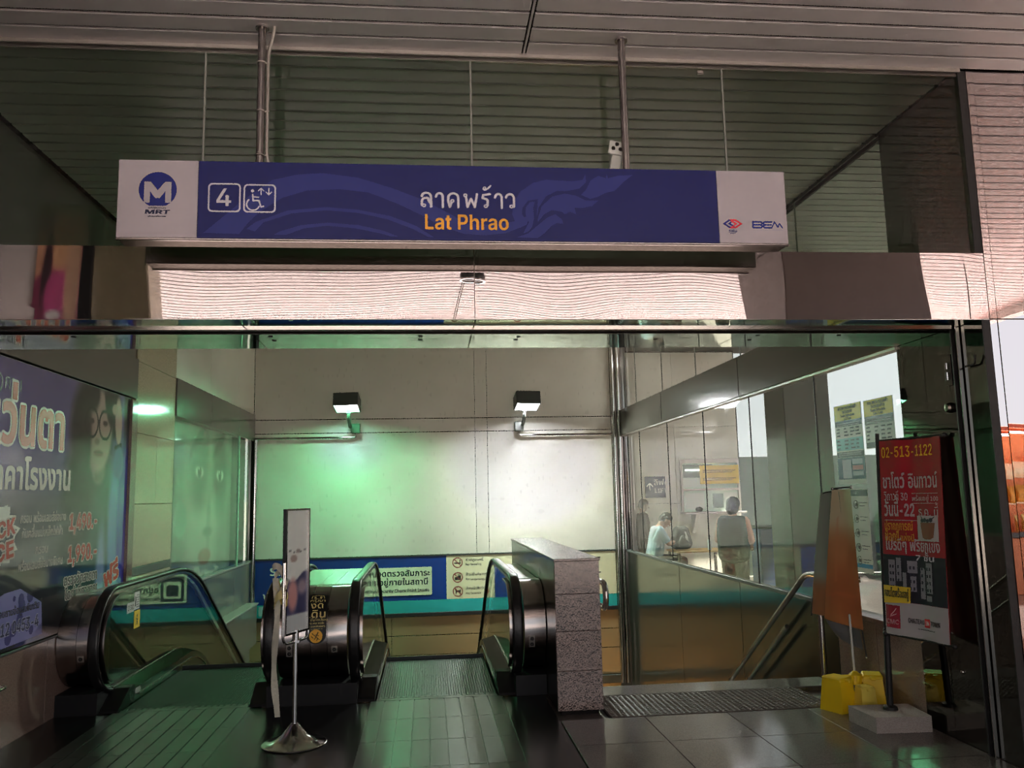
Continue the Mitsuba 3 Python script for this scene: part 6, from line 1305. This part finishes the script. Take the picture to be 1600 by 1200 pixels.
bt = np.array([quad[0] + [0.005, -0.03, -0.005], quad[1] + [-0.003, 0.02, -0.005], quad[1] + [-0.003, 0.02, -0.15], quad[0] + [0.04, -0.10, -0.12]])
quad_sheet(bt[[3, 2, 1, 0]], 6, lambda u, v: np.tile(np.array([86, 88, 88.0]), (len(u), 1)), t + '__lower_flap')
add(t + '__bottom_rod', cyl(quad[1] + [0, 0, -0.0], quad[1] + [0.012, -0.01, -0.19], 0.005, 8), 'black_matte')
add(t + '__rod_tip', trimesh.creation.icosphere(2, 0.009).apply_translation(quad[1] + [0.013, -0.01, -0.195]), 'chrome')
YB_ = paint((236, 200, 34), 0.35)
def weight(x, y, a, w, d, h):
    """A tapered water-filled block with a flat shoulder."""
    lo = [(-w / 2, -d / 2), (w / 2, -d / 2), (w / 2, d / 2), (-w / 2, d / 2)]
    pts = [(px * 1.0, py, 0.0) for px, py in lo] + [(px * 0.97, py * 0.97, 0.02) for px, py in lo] + [(px * 0.80, py * 0.80, h - 0.03) for px, py in lo]
    body = trimesh.convex.convex_hull(np.array(pts))
    cap_ = bx(-w * 0.42, w * 0.42, -d * 0.42, d * 0.42, h - 0.045, h - 0.01, 0.01)
    lug = bx(-w * 0.12, w * 0.12, -d * 0.62, -d * 0.3, h - 0.04, h - 0.015, 0.006)
    m = cat(body, cap_, lug)
    m.apply_transform(trimesh.transformations.rotation_matrix(a, [0, 0, 1]))
    m.apply_translation([x, y, 0])
    return m
add(t + '__base_weight', weight(2.975, 6.06, 0.42, 0.165, 0.20, 0.25), YB_)
add(t + '__base_weight', weight(3.265, 6.10, -0.42, 0.165, 0.20, 0.25), YB_)
add(t + '__base_weight', weight(3.115, 5.93, 0.0, 0.125, 0.12, 0.205), paint((240, 214, 92), 0.35))
add(t + '__base_hub', cat(lathe([(0, 0.17), (0.05, 0.17), (0.045, 0.235), (0.016, 0.26), (0, 0.26)], (3.135, 6.10, 0), 20), bx(3.02, 3.24, 6.08, 6.12, 0.205, 0.235, 0.008)), YB_)

# ---- fittings on the jamb
t = 'door_hardware'
label(t, 'small shiny lock fitting with an arm high on the right jamb', 'latch')
add(t + '__plate', bx(XR - 0.012, XR + 0.002, 4.95, 5.0, 2.24, 2.44, 0.003), 'jamb_steel')
add(t + '__bolt', cat(cyl((XR - 0.022, 4.975, 2.345), (XR - 0.022, 4.975, 2.385), 0.013, 14), cyl((XR - 0.022, 4.975, 2.275), (XR - 0.022, 4.975, 2.325), 0.015, 14)), 'chrome')
add(t + '__arm', tube(rounded([(XR - 0.022, 4.80, 2.335), (XR - 0.022, 4.70, 2.335), (XR - 0.03, 4.68, 2.39)], 0.02), 0.006, 8), 'black_matte')
t = 'round_knob'
label(t, 'round dark knob on the right jamb below the lock fitting', 'knob')
add(t, rot(lathe([(0, 0), (0.035, 0), (0.03, 0.02), (0.022, 0.035), (0, 0.038)], (0, 0, 0), 20), [0, 1, 0], -90).apply_translation([XR - 0.001, 5.0, 2.10]), 'steel_dark')
t = 'floor_bolt'
label(t, 'small chrome stud low on the right jamb', 'stud')
add(t, trimesh.creation.icosphere(2, 0.012).apply_translation([XR - 0.006, 5.12, 0.44]), 'chrome')
t = 'pull_handle'
label(t, 'short dark pull handle low on the granite of the left wall', 'handle')
add(t, tube(rounded([(XL - 0.01, 5.70, 0.40), (XL + 0.045, 5.70, 0.40), (XL + 0.045, 6.08, 0.41), (XL - 0.01, 6.08, 0.41)], 0.03), 0.010, 10), 'chrome')

# ================================================================ concourse behind the glass: sign, ticket window, people
t = 'lift_sign'
label(t, 'square dark blue lift sign with a white arrow on the concourse wall', 'sign')
Lx0, Lx1, Lz0, Lz1 = 3.96, 4.34, 1.51, 1.895
add(t + '__plate', bx(Lx0, Lx1, 14.985, 15.0, Lz0, Lz1, 0.003), paint((40, 56, 84), 0.5))
LF = FRONT(14.985)
add(t + '__arrow', flat(unary_union([stroke([(4.045, 1.65), (4.045, 1.77)], 0.02), stroke([(3.99, 1.715), (4.045, 1.775), (4.10, 1.715)], 0.02)]), LF, 0, 0.002), paint((214, 216, 214), 0.5))
add(t + '__lettering', flat(unary_union([text('ลิฟต์', 0.085, 'l', 0.0, 1.0, at=(4.12, 1.735)), text('LIFT', 0.075, 'l', 0, 1.0, at=(4.13, 1.60))]), LF, 0, 0.002), paint((206, 208, 206), 0.5))
t = 'ticket_window'
label(t, 'bright ticket office window with shelf and yellow notice behind the glass', 'ticket window')
Tx0, Tx1, Ty = 4.62, 5.74, 15.0
add(t + '__frame', cat(bx(Tx0, Tx1, Ty - 0.06, Ty, 2.12, 2.20, 0.004), bx(Tx0, Tx0 + 0.04, Ty - 0.06, Ty, 1.24, 2.20, 0.004), bx(Tx1 - 0.04, Tx1, Ty - 0.06, Ty, 1.24, 2.20, 0.004), bx(Tx0, Tx1, Ty - 0.06, Ty, 1.62, 1.66, 0.004)), 'alu')
add(t + '__backing', bx(Tx0 + 0.04, Tx1 - 0.04, Ty - 0.012, Ty, 1.24, 2.14), paint((206, 222, 208), 0.5))
add(t + '__light_panel', flat(rect(Tx0 + 0.1, Tx0 + 0.75, 1.985, 2.010), FRONT(Ty - 0.03), 0, 0.006), diffuse('lamp_white', (210, 215, 210)), emitter={'type': 'area', 'radiance': {'type': 'rgb', 'value': [9.0, 9.0, 8.5]}})
add(t + '__dark_pane', flat(rect(Tx0 + 0.06, Tx0 + 0.62, 1.86, 2.10), FRONT(Ty - 0.013), 0, 0.002), paint((120, 128, 124), 0.3))
add(t + '__paper', flat(rect(Tx0 + 0.06, Tx0 + 0.55, 1.68, 1.85), FRONT(Ty - 0.013), 0, 0.002), paint((220, 224, 218), 0.5))
add(t + '__yellow_notice', flat(rect(4.98, 5.72, 1.74, 2.08), FRONT(Ty - 0.065), 0, 0.004), paint((222, 190, 84), 0.5))
add(t + '__yellow_notice__lettering', flat(lines_of(5.04, 5.66, [1.985, 1.955, 1.84, 1.81], 0.018, [1, 0.9]), FRONT(Ty - 0.069), 0, 0.002), paint((160, 130, 60), 0.5))
add(t + '__shelf', bx(Tx0 - 0.02, Tx1, Ty - 0.32, Ty, 1.205, 1.24, 0.006), 'alu')
add(t + '__shelf_bracket', prism_x([(Ty - 0.30, 1.205), (Ty, 1.205), (Ty, 0.86), (Ty - 0.05, 0.86)], 4.80, 4.86), 'alu')
add(t + '__inner_panel', cat(flat(rect(4.70, 5.06, 1.28, 1.58), FRONT(Ty - 0.013), 0, 0.003), flat(rect(5.44, 5.68, 1.27, 1.58), FRONT(Ty - 0.013), 0, 0.003)), paint((222, 226, 218), 0.5))
add(t + '__screen', flat(rect(5.22, 5.42, 1.30, 1.56), FRONT(Ty - 0.013), 0, 0.004), paint((110, 132, 124), 0.4))
add(t + '__speak_hole', trimesh.creation.icosphere(2, 0.07).apply_scale([1, 0.3, 0.7]).apply_translation([4.95, Ty - 0.02, 1.28]), 'housing_dark')

def hull_of(*balls):
    return manifold3d.Manifold.batch_hull([manifold3d.Manifold.sphere(r, 14).translate([float(x) for x in p]) for p, r in balls])
def union_of(ms):
    return manifold3d.Manifold.batch_boolean(ms, manifold3d.OpType.Add)
def smooth_of(m, edge, it=8):
    m = m.refine_to_length(edge)
    q = m.to_mesh()
    tm = trimesh.Trimesh(q.vert_properties[:, :3], q.tri_verts, process=True)
    trimesh.smoothing.filter_taubin(tm, iterations=it)
    return tm
def person(name, text_, at, turn, scale, J, shirt, trousers, hair, skin, sleeve, hairstyle, extra=None):
    """A continuous body with clothing and hair as its parts. J: joints (x right, y forward, z up)."""
    label(name, text_, 'person')
    R_ = trimesh.transformations.rotation_matrix(turn, [0, 0, 1])
    def put(tm):
        tm = tm.copy(); tm.apply_scale(scale); tm.apply_transform(R_); tm.apply_translation(at); return tm
    V = lambda k: np.array(J[k], float)
    def limb(*ks): return [hull_of((V(a), ra), (V(b), rb)) for (a, ra), (b, rb) in zip(ks[:-1], ks[1:])]
    hd = V('head'); fw = V('look') / np.linalg.norm(V('look'))
    sd = np.cross(fw, [0, 0, 1.0]); sd /= np.linalg.norm(sd); up = np.cross(sd, fw)
    body = [hull_of((hd + up * 0.035 - fw * 0.01, 0.078), (hd + up * 0.02 + fw * 0.025, 0.070), (hd - up * 0.065 + fw * 0.035, 0.042), (hd - up * 0.09 + fw * 0.055, 0.022)),
            hull_of((hd + fw * 0.085 - up * 0.005, 0.010), (hd + fw * 0.108 - up * 0.030, 0.012)),
            hull_of((hd + fw * 0.088 - up * 0.062 + sd * 0.018, 0.007), (hd + fw * 0.088 - up * 0.062 - sd * 0.018, 0.007))]
    for s in (-1, 1):
        body.append(hull_of((hd + sd * s * 0.078 + up * 0.012 - fw * 0.005, 0.012), (hd + sd * s * 0.078 - up * 0.028, 0.009)))
    body += [hull_of((hd - up * 0.05 - fw * 0.02, 0.052), (V('neck'), 0.056))]
    body += [hull_of((V('neck') - [0, 0, 0.03], 0.07), (V('shl'), 0.055), (V('shr'), 0.055), (V('chest') + [0.07, 0, 0], 0.105), (V('chest') - [0.07, 0, 0], 0.105))]
    body += [hull_of((V('chest') + [0.06, 0, 0], 0.10), (V('chest') - [0.06, 0, 0], 0.10), (V('pelvis') + [0.06, 0, 0], 0.105), (V('pelvis') - [0.06, 0, 0], 0.105))]
    for s in 'lr':
        body += limb(('sh' + s, 0.052), ('el' + s, 0.040), ('wr' + s, 0.027))
        body += limb(('hip' + s, 0.085), ('kn' + s, 0.058), ('an' + s, 0.040))
        w, e = V('wr' + s), V('el' + s)
        d = (w - e) / np.linalg.norm(w - e)
        side = np.cross(d, [0, 0, 1.0]); side = side / (np.linalg.norm(side) + 1e-6)
        dn = np.cross(side, d)
        palm = w + d * 0.055
        body.append(hull_of((w, 0.024), (palm + side * 0.026, 0.014), (palm - side * 0.026, 0.014)))
        for i, ln in enumerate((0.066, 0.078, 0.072, 0.056)):
            a = palm + side * (0.027 - 0.018 * i)
            b = a + d * ln * 0.55 - dn * 0.008
            c = b + d * ln * 0.40 - dn * 0.022
            body += [hull_of((a, 0.0088), (b, 0.0082)), hull_of((b, 0.0082), (c, 0.0074))]
        th = w + d * 0.02 + side * (0.024 if s == 'l' else -0.024)
        body += [hull_of((th, 0.012), (th + d * 0.035 + side * (0.022 if s == 'l' else -0.022) - dn * 0.012, 0.009)), hull_of((th + d * 0.035 + side * (0.022 if s == 'l' else -0.022) - dn * 0.012, 0.009), (th + d * 0.06 + side * (0.022 if s == 'l' else -0.022) - dn * 0.022, 0.008))]
        body.append(hull_of((V('an' + s) - [0, 0, 0.03], 0.04), (V('an' + s) + np.array([0, 0.16, -0.055]), 0.028)))
    add(name + '__body', put(smooth_of(union_of(body), 0.018)), paint(skin, 0.5), smooth=True)
    g = 0.016
    sh = [hull_of((V('neck') - [0, 0, 0.045], 0.072), (V('shl'), 0.055 + g), (V('shr'), 0.055 + g), (V('chest') + [0.07, 0, 0], 0.105 + g), (V('chest') - [0.07, 0, 0], 0.105 + g)),
          hull_of((V('chest') + [0.06, 0, 0], 0.10 + g), (V('chest') - [0.06, 0, 0], 0.10 + g), (V('pelvis') + [0.06, 0, -0.02], 0.115 + g), (V('pelvis') - [0.06, 0, 0.02], 0.115 + g))]
    for s in 'lr':
        e = V('sh' + s) + (V('el' + s) - V('sh' + s)) * min(sleeve, 1.0)
        sh.append(hull_of((V('sh' + s), 0.056 + g), (e, 0.048 + g)))
        if sleeve > 1: sh.append(hull_of((V('el' + s), 0.044 + g), (V('el' + s) + (V('wr' + s) - V('el' + s)) * (sleeve - 1), 0.034 + g)))
    add(name + '__shirt', put(smooth_of(union_of(sh), 0.025)), paint(shirt, 0.8), smooth=True)
    tr = []
    for s in 'lr':
        tr += [hull_of((V('pelvis'), 0.11 + g / 2), (V('hip' + s), 0.09 + g)), hull_of((V('hip' + s), 0.09 + g), (V('kn' + s), 0.062 + g)), hull_of((V('kn' + s), 0.062 + g), (V('an' + s), 0.05 + g))]
    add(name + '__trousers', put(smooth_of(union_of(tr), 0.03)), paint(trousers, 0.8), smooth=True)
    for s in 'lr':
        add(name + '__shoe', put(smooth_of(hull_of((V('an' + s) - [0, 0, 0.045], 0.046), (V('an' + s) + np.array([0, 0.17, -0.058]), 0.036)), 0.02)), paint((40, 38, 38), 0.5), smooth=True)
    hr = [hull_of((hd + up * 0.05 - fw * 0.015, 0.086), (hd + up * 0.055 + fw * 0.02, 0.074), (hd - fw * 0.05 - up * 0.01, 0.06))]
    if hairstyle == 'bun': hr.append(hull_of((hd - fw * 0.07 + up * 0.02, 0.055), (hd - fw * 0.085 - up * 0.05, 0.045)))
    if hairstyle == 'full': hr += [hull_of((hd + up * 0.05, 0.098), (hd - fw * 0.04 - up * 0.03, 0.085))]
    ht = smooth_of(union_of(hr), 0.016)
    nz = mikit.meshkit.noise(ht.vertices * 60, 3) - 0.5
    ht.vertices += ht.vertex_normals * (nz * 0.008)[:, None]
    add(name + '__hair', put(ht), paint(hair, 0.6), smooth=True)
    if extra: extra(name, put, V)

stand = dict(head=(0, 0.03, 1.56), look=(0, 1, -0.12), neck=(0, 0.0, 1.42), shl=(-0.165, 0, 1.36), shr=(0.165, 0, 1.36), chest=(0, 0.01, 1.22), pelvis=(0, 0, 0.94), ell=(-0.215, -0.02, 1.08), elr=(0.215, -0.02, 1.08), wrl=(-0.20, 0.10, 0.86), wrr=(0.20, 0.10, 0.86),
             hipl=(-0.09, 0, 0.88), hipr=(0.09, 0, 0.88), knl=(-0.10, 0.02, 0.48), knr=(0.10, 0.02, 0.48), anl=(-0.10, -0.02, 0.09), anr=(0.10, -0.02, 0.09))
RGT = -math.pi / 2          # facing right
person('person', 'person in dark clothing standing in profile by the concourse wall, below the lift sign', (3.72, 14.35, 0.0), RGT, 0.885, stand, (62, 56, 54), (50, 48, 50), (52, 46, 44), (120, 96, 84), 1.8, 'short')
sit = dict(head=(0, 0.17, 1.16), look=(0, 0.85, -0.62), neck=(0, 0.07, 1.06), shl=(-0.165, 0.03, 1.00), shr=(0.165, 0.03, 1.00), chest=(0, 0.02, 0.86), pelvis=(0, -0.04, 0.58), ell=(-0.20, 0.16, 0.80), elr=(0.20, 0.16, 0.80), wrl=(-0.10, 0.36, 0.84), wrr=(0.10, 0.36, 0.84),
           hipl=(-0.09, 0.0, 0.53), hipr=(0.09, 0.0, 0.53), knl=(-0.11, 0.40, 0.52), knr=(0.11, 0.40, 0.52), anl=(-0.11, 0.38, 0.09), anr=(0.11, 0.38, 0.09))
def held(name, put, V):
    q = bx(-0.09, 0.09, 0.44, 0.47, 0.80, 0.93, 0.01)
    add('red_folder', put(q), paint((186, 110, 100), 0.6))
    label('red_folder', 'small reddish folder held by the seated person in light blue', 'folder')
person('person_001', 'seated person in a light blue shirt looking down, behind the right glass', (3.62, 13.2, 0.0), RGT, 1.0, sit, (176, 206, 214), (70, 74, 90), (44, 38, 36), (178, 140, 120), 0.7, 'short', held)
st3 = dict(stand, look=(0, 1, -0.05), ell=(-0.23, 0.02, 1.09), elr=(0.23, 0.02, 1.09), wrl=(-0.14, 0.24, 1.02), wrr=(0.14, 0.24, 1.02))
def vest(name, put, V):
    v = [hull_of(((-0.13, -0.02, 1.36), 0.085), ((0.13, -0.02, 1.36), 0.085), ((-0.09, -0.02, 1.2), 0.135), ((0.09, -0.02, 1.2), 0.135), ((-0.09, -0.02, 0.92), 0.13), ((0.09, -0.02, 0.92), 0.13))]
    k = add(name + '__vest', put(smooth_of(union_of(v), 0.03)), paint((62, 74, 72), 0.8), smooth=True)
    label(k, 'dark sleeveless vest')
person('person_002', 'person in a dark vest over pink sleeves standing nearest the glass, seen from behind', (3.76, 10.1, 0.0), -0.75, 0.90, st3, (206, 164, 150), (70, 74, 72), (46, 48, 46), (176, 140, 122), 0.9, 'full', vest)

t = 'stool'
label(t, 'dark round stool under the seated person in light blue', 'stool')
add(t + '__seat', lathe([(0, 0.40), (0.17, 0.40), (0.18, 0.42), (0.17, 0.455), (0, 0.46)], (3.60, 13.2, 0), 24), 'black_matte')
for a in range(4):
    q = a * math.pi / 2 + 0.4
    add(t + '__leg', cyl((3.60 + 0.12 * math.cos(q), 13.2 + 0.12 * math.sin(q), 0.40), (3.60 + 0.17 * math.cos(q), 13.2 + 0.17 * math.sin(q), 0.0), 0.013, 8), 'steel')
t = 'side_table'
label(t, 'small tan table beside the seated person behind the right glass', 'table')
add(t + '__top', bx(3.86, 4.70, 12.85, 13.45, 0.66, 0.69, 0.006), paint((196, 160, 118), 0.5))
for x in (3.90, 4.66):
    for y in (12.9, 13.4):
        add(t + '__leg', bx(x - 0.02, x + 0.02, y - 0.02, y + 0.02, 0, 0.66, 0.003), 'steel')
t = 'backpack'
label(t, 'dark rounded backpack standing on the tan table', 'backpack')
bp = smooth_of(union_of([hull_of(((3.93, 13.1, 0.80), 0.10), ((4.09, 13.1, 0.80), 0.10), ((3.96, 13.1, 0.98), 0.085), ((4.06, 13.1, 0.98), 0.085)), hull_of(((3.96, 12.99, 0.78), 0.06), ((4.06, 12.99, 0.78), 0.06), ((4.01, 13.0, 0.88), 0.05))]), 0.02)
add(t + '__bag', bp, paint((56, 54, 52), 0.7), smooth=True)
add(t + '__pale_strap', ribbon([(4.05, 12.985, 0.98), (4.06, 12.955, 0.90), (4.07, 12.945, 0.80)], [0.02, 0.035, 0.03], [(1, 0, 0.1)] * 3), paint((206, 206, 200), 0.6))
t = 'bottle'
label(t, 'small white-labelled bottle on the tan table near the glass', 'bottle')
add(t + '__body', lathe([(0, 0), (0.032, 0), (0.033, 0.14), (0.014, 0.175), (0.014, 0.20), (0, 0.20)], (4.42, 12.95, 0.69), 20), paint((206, 210, 206), 0.3))
add(t + '__cap', lathe([(0, 0), (0.016, 0), (0.016, 0.02), (0, 0.02)], (4.42, 12.95, 0.89), 16), paint((110, 130, 150), 0.4))

# concourse: column, bin, low wall with a sign, open to daylight beyond
t = 'concourse_column'
label(t, 'grey square column in the concourse behind the right glass', 'column')
add(t + '__shaft', bx(4.42, 5.02, 9.9, 10.5, 0.0, H, 0.01), paint((70, 74, 68), 0.3))
add(t + '__base', bx(4.39, 5.05, 9.87, 10.53, 0.0, 0.12, 0.01), 'housing_dark')
t = 'litter_bin'
label(t, 'dark blue box-shaped bin standing in the concourse behind the glass', 'bin')
add(t + '__body', bx(4.78, 5.12, 11.8, 12.15, 0.0, 1.05, 0.015), paint((50, 62, 84), 0.5))
add(t + '__lid', bx(4.76, 5.14, 11.78, 12.17, 1.05, 1.09, 0.012), 'housing_dark')
for i_, (y, w_) in enumerate(((8.0, 'nearer the entrance'), (12.3, 'nearer the lift sign'))):
    n_ = fresh('tube_lamp')
    label(n_, 'white tube lamp under the concourse ceiling, ' + w_, 'lamp', 'tube lamps of the concourse')
    scene[n_ + '__body'] = mikit.ply(bx(4.86, 4.98, y, y + 1.3, H - 0.06, H - 0.01, 0.006), paint((206, 206, 202), 0.5))
    scene[n_ + '__tube'] = mikit.ply(cyl((4.92, y + 0.04, H - 0.075), (4.92, y + 1.26, H - 0.075), 0.02, 10), 'lamp_white', emitter={'type': 'area', 'radiance': {'type': 'rgb', 'value': [120.0, 115.0, 106.0]}})
struct('wall_concourse_side', 'dark blue-grey low wall along the far side of the concourse')
for a, b in ((5.8, 7.6), (7.604, 9.4), (9.404, 11.2)):
    add('wall_concourse_side__panel', bx(a, b, 15.6, 15.7, 0, 2.25, 0.003), paint((58, 68, 66), 0.5))
for a, b in ((9.6, 11.6), (11.604, 13.6), (13.604, 15.6)):
    add('wall_concourse_side__panel', bx(9.4, 9.5, a, b, 0, 2.25, 0.003), paint((58, 68, 66), 0.5))
t = 'orange_board'
label(t, 'orange-brown board with a dark ring on the low concourse wall', 'sign')
add(t + '__board', bx(9.3, 9.39, 12.2, 14.2, 1.6, 2.4, 0.01), paint((186, 128, 78), 0.5))
add(t + '__ring', flat(disc(-12.7, 2.0, 0.32, 14).difference(disc(-12.7, 2.0, 0.22, 14)), RIGHT(9.3), 0, 0.004), paint((70, 60, 54), 0.5))

# ================================================================ outside, behind the viewer
t = 'street_pier'
label(t, 'stone pier with a large colourful poster, left of the viewer outside', 'pier')
add(t + '__shaft', bx(-5.2, -2.36, 1.72, 2.0, 0, H - 0.004, 0.01), 'granite_tan')
def pier_ink(u, v):
    c = np.tile(np.array([132, 58, 84.0]), (len(u), 1))
    c = over(c, (176, 164, 176), sst(0.90, 0.94, v) * sst(0.19, 0.23, u))
    c = over(c, (96, 44, 60), blob(u, v, 0.27, 0.86, 0.05, 0.06, 0.5))
    c = over(c, (222, 166, 132), blob(u, v, 0.195, 0.90, 0.052, 0.065, 0.2))
    c = over(c, (232, 178, 134), blob(u, v, 0.092, 0.925, 0.045, 0.085, 0.25))
    c = over(c, (60, 40, 44), blob(u, v, 0.145, 0.85, 0.02, 0.09, 0.4))
    c = over(c, (184, 74, 126), blob(u, v, 0.095, 0.785, 0.05, 0.065, 0.25))
    c = over(c, (226, 180, 146), blob(u, v, 0.035, 0.85, 0.03, 0.2, 0.3))
    c = over(c, (110, 160, 96), np.maximum(blob(u, v, 0.26, 0.81, 0.022, 0.020, 0.3) - blob(u, v, 0.26, 0.81, 0.012, 0.010, 0.3), blob(u, v, 0.215, 0.79, 0.025, 0.010, 0.3)))
    c = over(c, (236, 216, 212), sst(0.755, 0.735, v - (u - 0.24) * 0.35) * (u > 0.2))
    c = over(c, (240, 238, 230), blob(u, v, 0.10, 0.735, 0.03, 0.012, 0.4))
    c = over(c, (214, 170, 130), blob(u, v, 0.6, 0.7, 0.25, 0.2, 0.3))
    return c
art(t + '__poster', Frame((0, 2.0, 0), (-1, 0, 0)), 2.89, 5.15, 0.6, H - 0.1, 150, 150, pier_ink, 0.004)
add(t + '__poster_frame', bx(-2.89, -2.79, 1.99, 2.03, 0.5, H - 0.06, 0.004), 'black_matte')
t = 'street_pier_001'
label(t, 'dark square pier right of the viewer outside', 'pier')
add(t + '__shaft', bx(3.7, 5.3, 0.0, 1.1, 0, H - 0.004, 0.01), paint((92, 82, 78), 0.4))
for x, z in ((5.55, 2.9), (6.3, 2.8)):
    n_ = fresh('lantern')
    label(n_, 'small warm hanging lantern outside, ' + ('nearer the dark pier' if x < 6 else 'farther from the dark pier'), 'lantern', 'warm lanterns outside')
    scene[n_ + '__cord'] = mikit.ply(cyl((x, 0.3, z + 0.08), (x, 0.3, H), 0.005, 6), 'black_matte')
    scene[n_ + '__bulb'] = mikit.ply(trimesh.creation.icosphere(2, 0.06).apply_translation([x, 0.3, z]), 'lamp_white', emitter={'type': 'area', 'radiance': {'type': 'rgb', 'value': [16.0, 8.0, 2.5]}})
t = 'ceiling_lamp'
label(t, 'round dark lamp housing under the canopy behind the viewer', 'lamp')
add(t + '__housing', lathe([(0, 0), (0.10, 0), (0.11, 0.05), (0.09, 0.11), (0, 0.12)], (0.62, -0.3, H - 0.115), 24), 'housing_dark')
add(t + '__trim_ring', lathe([(0.085, -0.006), (0.115, -0.006), (0.115, 0.012), (0.085, 0.012)], (0.62, -0.3, H - 0.115), 24), 'chrome')
t = 'snack_stall'
label(t, 'orange snack stall outside on the right, reflected in the mirror column', 'stall')
sx0, sx1, sy = 7.2, 11.2, -2.6
add(t + '__back_board', bx(sx0, sx1, sy - 0.7, sy - 0.65, 0, 2.5, 0.005), paint((234, 150, 96), 0.5))
add(t + '__counter', bx(sx0, sx1, sy - 0.5, sy, 0, 0.85, 0.01), paint((190, 110, 70), 0.5))
add(t + '__counter_edge', bx(sx0, sx1, sy - 0.02, sy + 0.02, 0.85, 0.93, 0.006), 'housing_dark')
for z in (1.35, 1.75):
    add(t + '__shelf', bx(sx0, sx1, sy - 0.64, sy - 0.3, z, z + 0.025, 0.003), paint((226, 196, 160), 0.5))
add(t + '__canopy', bx(sx0 - 0.1, sx1 + 0.1, sy - 0.75, sy + 0.1, 2.5, 2.56, 0.01), paint((196, 84, 54), 0.5))
for x in (sx0, sx1):
    add(t + '__post', cyl((x, sy + 0.02, 0.85), (x, sy + 0.02, 2.5), 0.025, 10), 'steel')
add(t + '__lamp_tube', cyl((sx0 + 0.2, sy - 0.1, 2.44), (sx1 - 0.2, sy - 0.1, 2.44), 0.02, 8), 'lamp_white', emitter={'type': 'area', 'radiance': {'type': 'rgb', 'value': [9.0, 7.2, 5.4]}})
r5 = np.random.default_rng(12)
PACK = [(214, 150, 60), (196, 60, 44), (232, 200, 120), (180, 110, 60), (226, 120, 60), (240, 226, 190)]
for z in (0.93, 1.375, 1.775):
    for i in range(8):
        x = sx0 + 0.25 + i * 0.5
        n_ = fresh('snack_packet')
        w, h = r5.uniform(0.26, 0.36), r5.uniform(0.2, 0.3)
        q = trimesh.convex.convex_hull(np.array([(x - w / 2, sy - 0.45, z), (x + w / 2, sy - 0.45, z), (x - w / 2, sy - 0.38, z), (x + w / 2, sy - 0.38, z), (x - w / 2, sy - 0.42, z + h), (x + w / 2, sy - 0.42, z + h), (x - w * 0.45, sy - 0.34, z + h / 2), (x + w * 0.45, sy - 0.34, z + h / 2)]))
        scene[n_] = mikit.ply(q, paint(PACK[int(r5.integers(6))], 0.4))
        label(n_, f'snack packet on the orange stall, ' + ['first', 'second', 'third', 'fourth', 'fifth', 'sixth', 'seventh', 'eighth'][i] + ' from the left on the ' + {0.93: 'counter', 1.375: 'lower shelf', 1.775: 'upper shelf'}[z], 'snack packet', 'packets on the snack stall')

# ================================================================ warm lamps of the lower passage
for x in (-0.2, 2.2):
    n_ = fresh('passage_lamp')
    label(n_, 'warm tube lamp of the lower passage, ' + ('under the right escalator' if x < 1 else 'over the stairs'), 'lamp')
    scene[n_ + '__body'] = mikit.ply(bx(x - 0.7, x + 0.7, YW - 1.15, YW - 1.0, -2.30, -2.22, 0.006), 'alu')
    scene[n_ + '__tube'] = mikit.ply(cyl((x - 0.65, YW - 1.07, -2.19), (x + 0.65, YW - 1.07, -2.19), 0.025, 10), 'lamp_white', emitter={'type': 'area', 'radiance': {'type': 'rgb', 'value': WARM}})
